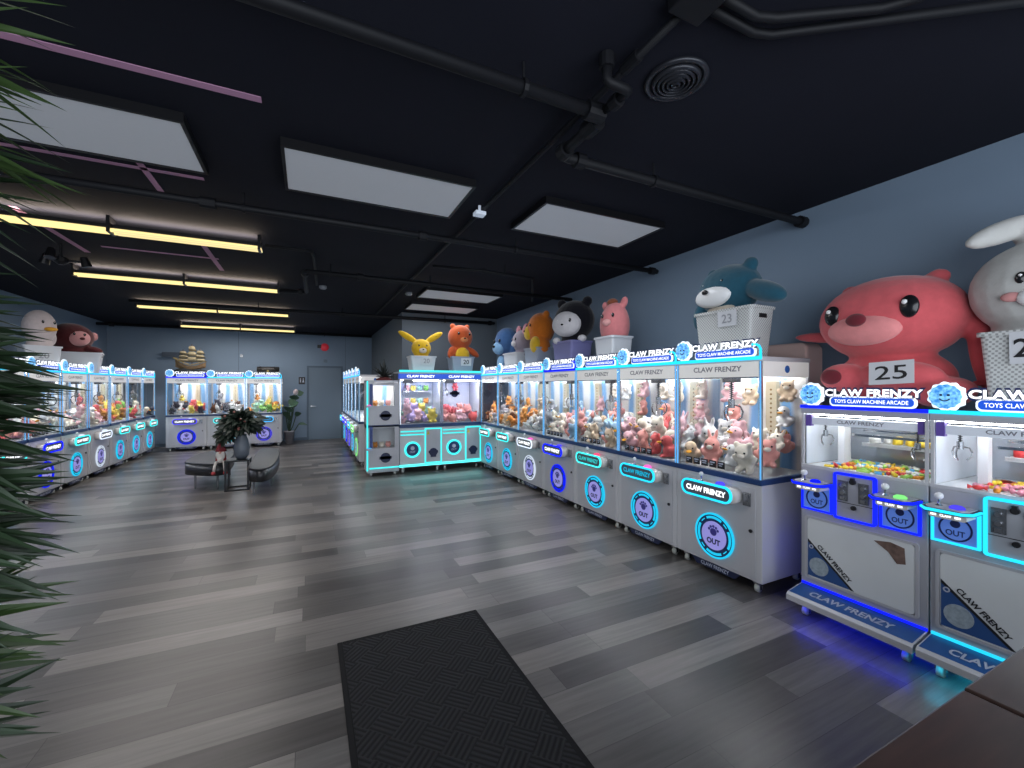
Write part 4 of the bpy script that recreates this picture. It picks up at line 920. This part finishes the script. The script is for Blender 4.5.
# pink plush pig
PK = plush('salmon pink', (.60, .20, .21)); PKD = plush('brown tuft', (.20, .06, .03))
bin_('white tub under the pink plush pig', (3.22, 3.97, 1.732), MX, .34, .3, .36, BINW, hole=False)
plush_big('plush_pig', 'plain pink plush pig with brown tuft sitting in a white tub', (3.24, 3.97, 1.98), MX+.25,
    [((0, 0, .25), (.185, .15, .27)), ((.13, 0, .50), (.05, .03, .07), (0, .4, 0)), ((-.13, 0, .49), (.045, .03, .06), (0, -.4, 0))], .012, PK,
    [('tuft', [((-.03, 0, .52), (.07, .06, .05))], PKD), ('snout', [((0, -.15, .27), (.055, .03, .04))], plush('pale pink', (.68, .34, .33)))]+eyes(-.135, .35, .075, .024))
# black and white bear
BLK = plush('black fur', (.006, .006, .010)); WHT = plush('soft white', (.62, .60, .62))
bin_('clear bin coloured as lit violet under the black plush', (3.20, 4.80, 1.732), MX, .46, .34, .38, BINP, hole=False)
plush_big('plush_bear', 'round black plush bear with white face in the clear bin coloured as lit violet', (3.22, 4.80, 2.0), MX+.45,
    [((0, .02, .40), (.29, .22, .27)), ((0, 0, .10), (.18, .13, .16)), ((.2, .02, .64), (.07, .05, .07)), ((-.19, .02, .64), (.07, .05, .07))], .013, BLK,
    [('face_patch', [((-.02, -.14, .34), (.215, .12, .17))], WHT), ('nose', [((-.02, -.255, .32), (.02, .012, .014))], EYE), ('paw', [((.20, -.12, .14), (.06, .05, .045))], WHT), ('paw', [((-.19, -.12, .13), (.05, .05, .045))], WHT)]+eyes(-.235, .37, .085, .028))
# orange bear and grey rabbit
ORG = plush('bright orange', (.62, .17, .02)); YEL = plush('golden yellow', (.70, .44, .03)); GRY = plush('mouse grey', (.32, .28, .33)); ROSE = plush('dusty rose', (.52, .22, .26))
bin_('cloudy bin holding the orange plush', (3.22, 5.72, 1.732), MX, .42, .34, .37, BINC, '', hole=False)
plush_big('plush_bear', 'leaning orange plush bear with yellow muzzle in the cloudy bin', (3.24, 5.72, 2.0), MX-.2,
    [((0, 0, .40), (.24, .21, .25)), ((.06, -.03, .13), (.19, .15, .18)), ((.17, .03, .60), (.06, .05, .06)), ((-.15, .03, .61), (.06, .05, .06))], .013, ORG,
    [('muzzle', [((-.08, -.18, .34), (.12, .06, .11))], YEL), ('belly', [((.13, -.13, .14), (.12, .08, .13))], YEL), ('nose', [((-.08, -.245, .37), (.02, .012, .014))], EYE)]+eyes(-.2, .44, .085, .022))
bin_('pale tub holding the grey plush rabbit', (3.20, 6.42, 1.732), MX, .50, .34, .34, BINW, '', hole=False)
plush_big('plush_rabbit', 'grey plush rabbit with rose ears tucked behind the orange plush', (3.22, 6.30, 1.98), MX-.1,
    [((0, 0, .28), (.19, .17, .19)), ((0, 0, .08), (.14, .12, .13))], .012, GRY,
    [('ear', [((-.14, 0, .45), (.09, .05, .12), (0, -.6, 0))], ROSE), ('ear', [((.14, 0, .45), (.08, .05, .12), (0, .6, 0))], ROSE), ('muzzle', [((0, -.155, .24), (.07, .04, .05))], WHT)]+eyes(-.155, .31, .07, .024))
# blue plush
BLU = plush('denim blue', (.045, .11, .26)); BLUL = plush('sky blue', (.22, .40, .62))
plush_big('plush_dog', 'denim blue plush dog with drooping ears at the inner corner', (3.28, 7.1, 1.735), MX+.1,
    [((0, .03, .60), (.25, .22, .26)), ((0, 0, .18), (.17, .14, .20)), ((.22, .05, .48), (.08, .07, .2), (0, .2, 0)), ((-.22, .05, .48), (.08, .07, .2), (0, -.2, 0)), ((.08, -.12, .05), (.07, .11, .06)), ((-.08, -.12, .05), (.07, .11, .06))], .014, BLU,
    [('muzzle', [((-.03, -.13, .48), (.15, .10, .12))], BLUL), ('belly', [((0, -.10, .2), (.11, .06, .14))], BLUL), ('nose', [((-.03, -.235, .50), (.035, .02, .025))], EYE)]+eyes(-.185, .60, .09, .03))
# corner crane toppers
bin_('cloudy bin numbered 20 on the corner crane', (2.62, 7.72, 1.80), 0, .44, .34, .27, BINC, '20', .2, .05, .17, hole=False)
plush_big('plush_bear', 'orange red plush bear with yellow bib sitting in a cloudy bin', (2.62, 7.74, 1.95), .1,
    [((0, 0, .50), (.24, .20, .23)), ((0, 0, .18), (.18, .14, .2)), ((.26, -.02, .22), (.15, .06, .06), (0, .6, 0)), ((-.2, -.04, .2), (.07, .06, .12), (0, .3, 0)), ((.15, .02, .70), (.055, .04, .055)), ((-.15, .02, .70), (.055, .04, .055))], .013, plush('orange red', (.50, .09, .025)),
    [('bib', [((0, -.10, .16), (.14, .07, .14))], YEL), ('muzzle', [((0, -.175, .44), (.08, .04, .05))], plush('pale orange', (.62, .22, .08))), ('nose', [((0, -.215, .46), (.02, .012, .014))], EYE)]+eyes(-.175, .55, .11, .03))
bin_('white tub numbered 20 below the yellow plush', (1.87, 7.72, 1.80), 0, .46, .34, .26, BINW, '20', .2, .05, .17, hole=False, inkmat=pbr('grey print', (.3, .31, .34), .6))
plush_big('plush_rabbit', 'yellow plush rabbit with ears spread wide in the white tub', (1.87, 7.74, 1.95), 0,
    [((0, 0, .26), (.18, .15, .17)), ((0, 0, .08), (.14, .11, .12)), ((.24, .02, .47), (.20, .045, .06), (0, -.55, 0)), ((-.24, .02, .46), (.20, .045, .06), (0, .5, 0))], .012, plush('canary yellow', (.68, .42, .02)),
    [('muzzle', [((0, -.13, .21), (.07, .04, .05))], CRM), ('nose', [((0, -.172, .225), (.016, .01, .011))], EYE)]+eyes(-.13, .30, .07, .02))
# palm side toppers
bin_('white bin below the white plush duck', (-3.47, 8.42, 1.732), PI/2-.9, .38, .30, .36, BINW, '20', .2, .0, .22, hole=False, inkmat=pbr('grey print', (.3, .31, .34), .6))
plush_big('plush_duck', 'big white plush duck with orange beak behind the palm leaves', (-3.47, 8.42, 2.0), PI/2-.55,
    [((0, 0, .36), (.18, .17, .25)), ((0, 0, .10), (.14, .12, .16)), ((.14, .02, .22), (.06, .09, .12))], .014, plush('pinkish white', (.60, .52, .52)),
    [('beak', [((.0, -.19, .33), (.07, .07, .03))], BEAK)]+eyes(-.155, .43, .07, .022))
bin_('white bin below the maroon plush monkey', (-3.45, 9.45, 1.732), .25, .62, .42, .34, BINW)
MAR = plush('dark maroon', (.07, .012, .014)); MPK = plush('muted pink', (.50, .24, .24))
plush_big('plush_monkey', 'maroon plush monkey with pink face lying over a white bin', (-3.50, 9.42, 1.98), .75,
    [((0, 0, .34), (.28, .22, .23)), ((0, 0, .10), (.2, .15, .15)), ((.22, -.14, .14), (.12, .07, .06), (0, .2, -.4))], .013, MAR,
    [('face_patch', [((.02, -.155, .32), (.15, .09, .13))], MPK), ('ear', [((-.29, -.03, .25), (.06, .05, .12), (0, .3, 0))], MPK), ('ear', [((.29, 0, .38), (.05, .04, .07))], MPK), ('nose', [((.03, -.25, .31), (.035, .02, .022))], MAR)]+eyes(-.235, .38, .065, .022))

# ------------------------------------------------------------------ model ship and chest on the far cranes
t = thing('model_ship', 'model sailing ship with pale sails on a dark stand', 'model ship', (-2.55, 12.6, 1.735))
part('stand', None, lambda m: m.slab(catmull([(-.34, -.1), (-.1, -.16), (.2, -.13), (.38, -.02), (.2, .12), (-.2, .12)], 4), 0, .10).ell((-.1, 0, .12), (.2, .1, .08), 12, 8).ell((.16, 0, .11), (.14, .09, .06), 12, 8), pbr('dark rock base', (.015, .018, .02), .8, noise=.4, nscale=20), t, smooth=.6)
def hull(m):
    vs = []; fs = []; n = 12
    for i in range(n):
        u = -1+2*i/(n-1); bw = .075*math.sqrt(max(.02, 1-abs(u)**2.6)); kz = .24+.10*u*u+.05*max(0, -u)
        for yy, zz in ((-bw, kz), (-bw*.8, kz-.07), (0, .17+.05*abs(u)**3), (bw*.8, kz-.07), (bw, kz)): vs.append((u*.26, yy, zz))
    for i in range(n-1):
        for k in range(4): fs.append((i*5+k, i*5+k+1, i*5+6+k, i*5+5+k))
        fs.append((i*5+4, i*5, i*5+5, i*5+9))
    return m.add(vs, fs)
part('hull', None, hull, pbr('aged ship wood', (.18, .11, .05), .6, noise=.4, nscale=30), t)
part('deck_rail', None, lambda m: m.tube([(-.26, -.04, .40), (0, -.075, .26), (.26, -.03, .36)], .009, 6).tube([(-.30, 0, .42), (-.22, 0, .40)], .012, 6), pbr('gold trim', (.4, .3, .12), .4, .3), t)
for x, h in ((-.13, .62), (.02, .74), (.16, .64)):
    ms = part('mast', None, lambda m: m.cyl((x, 0, .25), (x, 0, h), .007, n=6), pbr('mast wood', (.12, .07, .04), .6), t)
    for k in range(3):
        z0 = .34+k*(h-.38)/3; z1 = z0+(h-.38)/3*.92; w_ = .12-.02*k
        part('sail', None, lambda m: m.add([(x-w_*.8*(1.1-.1*b)+w_*1.6*(1.1-.1*b)*a/4+.02*(4-b)/4, -.012-.07*math.sin(PI*b/4)*(.5+.5*math.sin(PI*a/4)), z0+(z1-z0)*b/4) for b in range(5) for a in range(5)], [(b*5+a, b*5+a+1, b*5+a+6, b*5+a+5) for b in range(4) for a in range(4)]), pbr('aged sail cloth', (.30, .25, .15), .8, noise=.5, nscale=25), ms, smooth=True)
t.scale = (1.15, 1.15, 1.08)
t = thing('treasure_chest', 'dark rounded treasure chest on the end far crane', 'chest', (-.92, 12.55, 1.735))
part('box', None, lambda m: m.box(-.24, .24, -.13, .13, 0, .17), pbr('dark chest wood', (.007, .006, .006), .5), t, bevel=.008)
part('lid', None, lambda m: m.add([(x, .13*math.cos(PI*i/10), .17+.11*math.sin(PI*i/10)) for x in (-.245, .245) for i in range(11)], [(i, i+1, i+12, i+11) for i in range(10)]+[tuple(range(11)), tuple(range(21, 10, -1)), (10, 0, 11, 21)]), pbr('dark chest lid', (.008, .007, .006), .5), t, smooth=.5)
for x in (-.18, .15): part('strap', None, lambda m: m.tube([(x, .135*math.cos(PI*i/10), .17+.115*math.sin(PI*i/10)) for i in range(11)], .012, 6).box(x-.012, x+.012, -.138, -.13, 0, .17), BLACKM, t)
part('clasp', None, lambda m: m.box(-.02, .02, -.145, -.13, .14, .19), pbr('brass clasp', (.35, .27, .1), .35, .8), t)

# ------------------------------------------------------------------ leaves and plants
def leaf(m, p, d, up, L, w, droop=.2, seg=6, fold=.25):
    p = Vector(p); d = Vector(d).normalized(); up = Vector(up); s = d.cross(up)
    s = s.normalized() if s.length > 1e-4 else Vector((1, 0, 0)); u = s.cross(d).normalized()
    vs = []; fs = []
    for i in range(seg+1):
        t = i/seg; ww = w*math.sin(PI*min(1, (t*.92+.08))**.8)*(.999 if i < seg else 0)
        c = p+d*(L*t)-Vector((0, 0, 1))*(droop*L*t*t)
        vs += [c-s*ww+u*ww*fold, c, c+s*ww+u*ww*fold]
    for i in range(seg):
        a = i*3; fs += [(a, a+1, a+4, a+3), (a+1, a+2, a+5, a+4)]
    return m.add(vs, fs)
GREEN = pbr('palm green', (.012, .028, .010), .5, noise=.45, nscale=5)
GREENL = pbr('fresh palm green', (.026, .052, .012), .5, noise=.4, nscale=5)
DKGREEN = pbr('dark leaf', (.010, .020, .014), .5, noise=.4, nscale=6)
t = thing('potted_palm', 'tall leafy palm plant in the entrance corner with long pointed leaves', 'plant', (-.80, 1.20, 0))
part('pot', None, lambda m: m.lathe([(.15, 0), (.20, .38), (.215, .38), (.215, .42), (.19, .42), (.185, .36)], n=28), pbr('dark pot', (.03, .03, .032), .5), t, smooth=.6)
part('soil', None, lambda m: m.lathe([(.185, .34), (.185, .36)], n=24), pbr('soil', (.03, .02, .014), .9), t)
for (x, y, h) in ((0, 0, 1.95), (.06, -.06, 1.42), (-.06, .05, 1.2), (.03, .08, .95)):
    part('trunk', None, lambda m: m.tube([(x*.5, y*.5, .34), (x*.8, y*.8, h*.5), (x, y, h)], .022, 8), pbr('palm trunk', (.08, .06, .035), .8, noise=.3, nscale=30), t, smooth=.7)
for (x, y, z, n, L, ml) in ((.03, 0, 2.20, 60, .33, GREENL), (.03, -.02, 2.04, 70, .35, GREENL), (.0, .0, 1.94, 50, .33, GREEN), (.0, .0, 1.62, 130, .33, GREEN), (.02, .0, 1.52, 140, .34, GREEN), (.0, .02, 1.42, 140, .34, GREEN), (.02, .0, 1.30, 140, .34, GREEN), (.0, .0, 1.18, 120, .33, GREEN), (.0, .04, 1.0, 90, .33, GREENL), (-.02, .05, .86, 80, .33, GREEN)):
    def fr(m):
        for i in range(n):
            a = 2*PI*i*.381966+R.uniform(-.2, .2); e = R.uniform(-.35, .5)
            dv = (math.cos(a)*math.cos(e), math.sin(a)*math.cos(e), math.sin(e))
            leaf(m, (x, y, z+R.uniform(-.07, .07)), dv, (R.uniform(-.5, .5), R.uniform(-1.3, -.2), R.uniform(.3, 1)), L*R.uniform(.86, 1.04), R.uniform(.012, .019), R.uniform(.02, .25), 7, .3)
        return m
    part('leaf_crown', None, fr, ml, t)
# plant in the grey vase, on its small stand
t = thing('plant_stand', 'low black square metal stand between the two ottomans', 'stand', (-.93, 7.42, 0))
part('frame', None, lambda m: [m.box(x-.012, x+.012, y-.012, y+.012, 0, .42) for x in (-.14, .14) for y in (-.14, .14)] and m.box(-.15, .15, -.15, -.125, 0, .02).box(-.15, .15, .125, .15, 0, .02).box(-.15, -.125, -.125, .125, 0, .02).box(.125, .15, -.125, .125, 0, .02), BLACKM, t)
part('top', None, lambda m: m.box(-.155, .155, -.155, .155, .42, .44), BLACKM, t, bevel=.004)
t = thing('potted_plant', 'dark leafy plant in a grey vase between the ottomans', 'plant', (-.89, 7.44, .44))
part('vase', None, lambda m: m.lathe([(.06, 0), (.095, .06), (.105, .16), (.085, .28), (.06, .345), (.07, .36), (.06, .36), (.05, .33)], n=28), pbr('grey ceramic', (.11, .13, .16), .35), t, smooth=True)
def bushy(m, c, rad, n, L, w, squash=.8):
    for i in range(n):
        a = R.uniform(0, 2*PI); e = math.asin(R.uniform(-.75, 1)); q = R.uniform(.2, 1)
        dv = Vector((math.cos(a)*math.cos(e), math.sin(a)*math.cos(e), math.sin(e)*squash))
        leaf(m, Vector(c)+dv*rad*q, dv+Vector((R.uniform(-.4, .4), R.uniform(-.4, .4), R.uniform(-.4, .3))), (R.uniform(-.5, .5), R.uniform(-1, 0), R.uniform(.2, 1)), L*R.uniform(.7, 1.2), w, .3, 4)
    return m
part('foliage', None, lambda m: bushy(m, (.0, 0, .54), .21, 300, .14, .038), DKGREEN, t)
part('foliage', None, lambda m: bushy(m, (-.20, .02, .36), .13, 110, .10, .028), DKGREEN, t)
part('flower', None, lambda m: [m.ell((R.uniform(-.18, .18), -.2+R.uniform(-.04, .05), .54+R.uniform(-.1, .18)), .016, 8, 6) for _ in range(8)] and m, pbr('dusty flower', (.3, .12, .10), .7), t)
# ottomans
LEATH = pbr('black leatherette', (.016, .017, .02), .32, bump=.08, nscale=40)
LTOP = pbr('black leatherette seat', (.012, .014, .018), .42)
def ottoman(label, poly, legs):
    t = thing('ottoman', label, 'ottoman')
    P = catmull(poly, 6)
    cx = sum(p[0] for p in P)/len(P); cy = sum(p[1] for p in P)/len(P)
    part('upholstery', None, lambda m: m.slab(P, .215, .37), LEATH, t, smooth=.5)
    part('seat', None, lambda m: m.slab([(cx+(x-cx)*1.01, cy+(y-cy)*1.01) for x, y in P], .37, .395), LTOP, t, bevel=.012)
    for x, y in legs: part('leg', None, lambda m: m.cyl((x, y, 0), (x, y, .216), .012, .016, n=8), DCHROME, t)
    return t
ottoman('black curved ottoman on thin legs with the gnome seated at its end', [(-1.62, 7.72), (-1.38, 7.50), (-1.20, 7.42), (-1.10, 7.52), (-1.09, 7.95), (-1.13, 8.55), (-1.3, 8.85), (-1.56, 8.85), (-1.66, 8.4), (-1.67, 8.0)], [(-1.5, 7.68), (-1.2, 7.52), (-1.2, 8.6), (-1.55, 8.7)])
ottoman('black curved ottoman on thin legs on the door side of the plant stand', [(-.76, 7.0), (-.70, 6.78), (-.60, 6.68), (-.50, 6.76), (-.44, 7.1), (-.42, 7.7), (-.45, 8.4), (-.56, 8.8), (-.74, 8.8), (-.78, 8.2), (-.77, 7.6)], [(-.68, 6.9), (-.5, 7.4), (-.7, 8.6), (-.52, 8.5)])
# gnome
t = thing('gnome_doll', 'small gnome doll in a red hat with dangling legs on the ottoman', 'doll', (-1.155, 7.50, .395))
part('body', None, lambda m: m.lathe([(.04, 0), (.07, .03), (.065, .10), (.045, .16), (.02, .18)], n=16), pbr('red felt', (.28, .03, .035), .8), t, smooth=True)
part('beard', None, lambda m: m.ell((0, -.045, .11), (.06, .035, .075)).ell((0, -.05, .05), (.04, .03, .05)), plush('beard white', (.62, .58, .54)), t, smooth=True)
part('nose', None, lambda m: m.ell((0, -.085, .155), .018, 10, 8), plush('nose pink', (.6, .3, .24)), t, smooth=True)
part('hat', None, lambda m: m.lathe([(.075, .165), (.06, .20), (.035, .27), (.012, .33), (.002, .35)], n=16), pbr('dark red felt', (.22, .02, .03), .8), t, smooth=.6)
for s in (-1, 1):
    lg = part('leg', None, lambda m: m.tube([(s*.035, -.03, .02), (s*.05, -.09, .012), (s*.06, -.125, -.04), (s*.07, -.125, -.12)], .017, 8), plush('beard white', (.62, .58, .54)), t, smooth=True)
    part('boot', None, lambda m: m.ell((s*.072, -.14, -.135), (.03, .042, .028), 10, 8), pbr('red felt', (.28, .03, .035), .8), lg, smooth=True)
# tall plant by the door
t = thing('tall_plant', 'tall broad-leaved plant in a pale pot beside the grey door', 'plant', (-.45, 12.75, 0))
part('pot', None, lambda m: m.lathe([(.09, 0), (.125, .30), (.135, .30), (.13, .33), (.11, .33), (.105, .29)], n=20), pbr('pale pot', (.38, .36, .38), .5), t, smooth=.6)
part('soil', None, lambda m: m.lathe([(.105, .27), (.105, .29)], n=16), pbr('soil', (.03, .02, .014), .9), t)
for i, (dx, dy, h, L, w, dr_) in enumerate(((.02, 0, 1.02, .34, .12, .5), (.14, -.02, 1.16, .26, .12, .4), (-.05, -.05, .86, .30, .12, .5), (.2, -.04, .72, .36, .07, .5), (-.1, .02, .72, .28, .09, .5), (.1, -.1, .95, .28, .12, .6), (.22, 0, 1.3, .2, .09, .2), (.05, .05, .6, .4, .06, .6), (.28, -.05, .5, .26, .04, .5))):
    st = part('stem', None, lambda m: m.tube([(0, 0, .28), (dx*.4, dy*.5, h*.6), (dx*.8, dy, h)], .012, 6), pbr('stem green', (.03, .06, .03), .6), t)
    part('leaf', None, lambda m: leaf(m, (dx*.8, dy, h), (dx+.12*(-1)**i, dy-.08, .16), (0, -1, .35), L, w, dr_, 7, .15), pbr('broad leaf', (.045, .10, .06), .45, noise=.3, nscale=8), st, smooth=True)
part('flower', None, lambda m: m.ell((.16, -.1, 1.36), (.06, .05, .08), 10, 8), pbr('pale bloom', (.55, .45, .45), .7), t, smooth=True)

# ------------------------------------------------------------------ light, world and camera
w = bpy.data.worlds.new('World'); sc.world = w; w.use_nodes = True
w.node_tree.nodes['Background'].inputs[0].default_value = (.55, .68, .9, 1); w.node_tree.nodes['Background'].inputs[1].default_value = .3
def area(name, loc, rot, sx, sy, power, col):
    l = bpy.data.lights.new(name, 'AREA'); l.shape = 'RECTANGLE'; l.size = sx; l.size_y = sy; l.energy = power; l.color = col
    o = bpy.data.objects.new(name, l); COL.objects.link(o); o.location = loc; o.rotation_euler = rot; return o
for y_, x0, x1 in ((4.97, -2.75, -.42), (7.08, -2.62, -.37), (9.46, -2.69, -.32), (12.12, -2.66, -.28)):
    area('strip_glow', ((x0+x1)/2, y_, 2.86), (0, 0, 0), x1-x0, .12, 32, (1., .95, .92))
    area('strip_uplight', ((x0+x1)/2, y_, 2.958), (PI, 0, 0), x1-x0, .10, 15, (1., .82, .66))
area('storefront_daylight', (-.2, -1.55, 1.55), (PI/2, 0, 0), 7.6, 2.5, 225, (.86, .92, 1.))
for x0, y0 in ((-.13, 2.92), (1.71, 2.92), (-1.85, 2.9), (1.62, 6.31), (1.66, 7.5)):
    area('panel_glow', (x0+.6, y0+.3, 2.95), (0, 0, 0), 1.15, .55, 12.5, (.9, .94, 1.))
cam = bpy.data.cameras.new('camera'); co = bpy.data.objects.new('camera', cam); COL.objects.link(co)
cam.sensor_width = 36; cam.lens = 36*425/1024; cam.shift_y = 2/1024; cam.clip_start = .02
co.location = (0, 0, 1.52); co.rotation_euler = (PI/2, 0, -math.atan(204/425))
sc.camera = co
sc.view_settings.view_transform = 'Standard'; sc.view_settings.look = 'None'; sc.view_settings.exposure = 0.06
sc.cycles.use_denoising = True; sc.cycles.transparent_max_bounces = 24; sc.cycles.max_bounces = 7; sc.cycles.diffuse_bounces = 3; sc.cycles.glossy_bounces = 3
sc.cycles.sample_clamp_indirect = 3.0
sc.cycles.caustics_reflective = False; sc.cycles.caustics_refractive = False
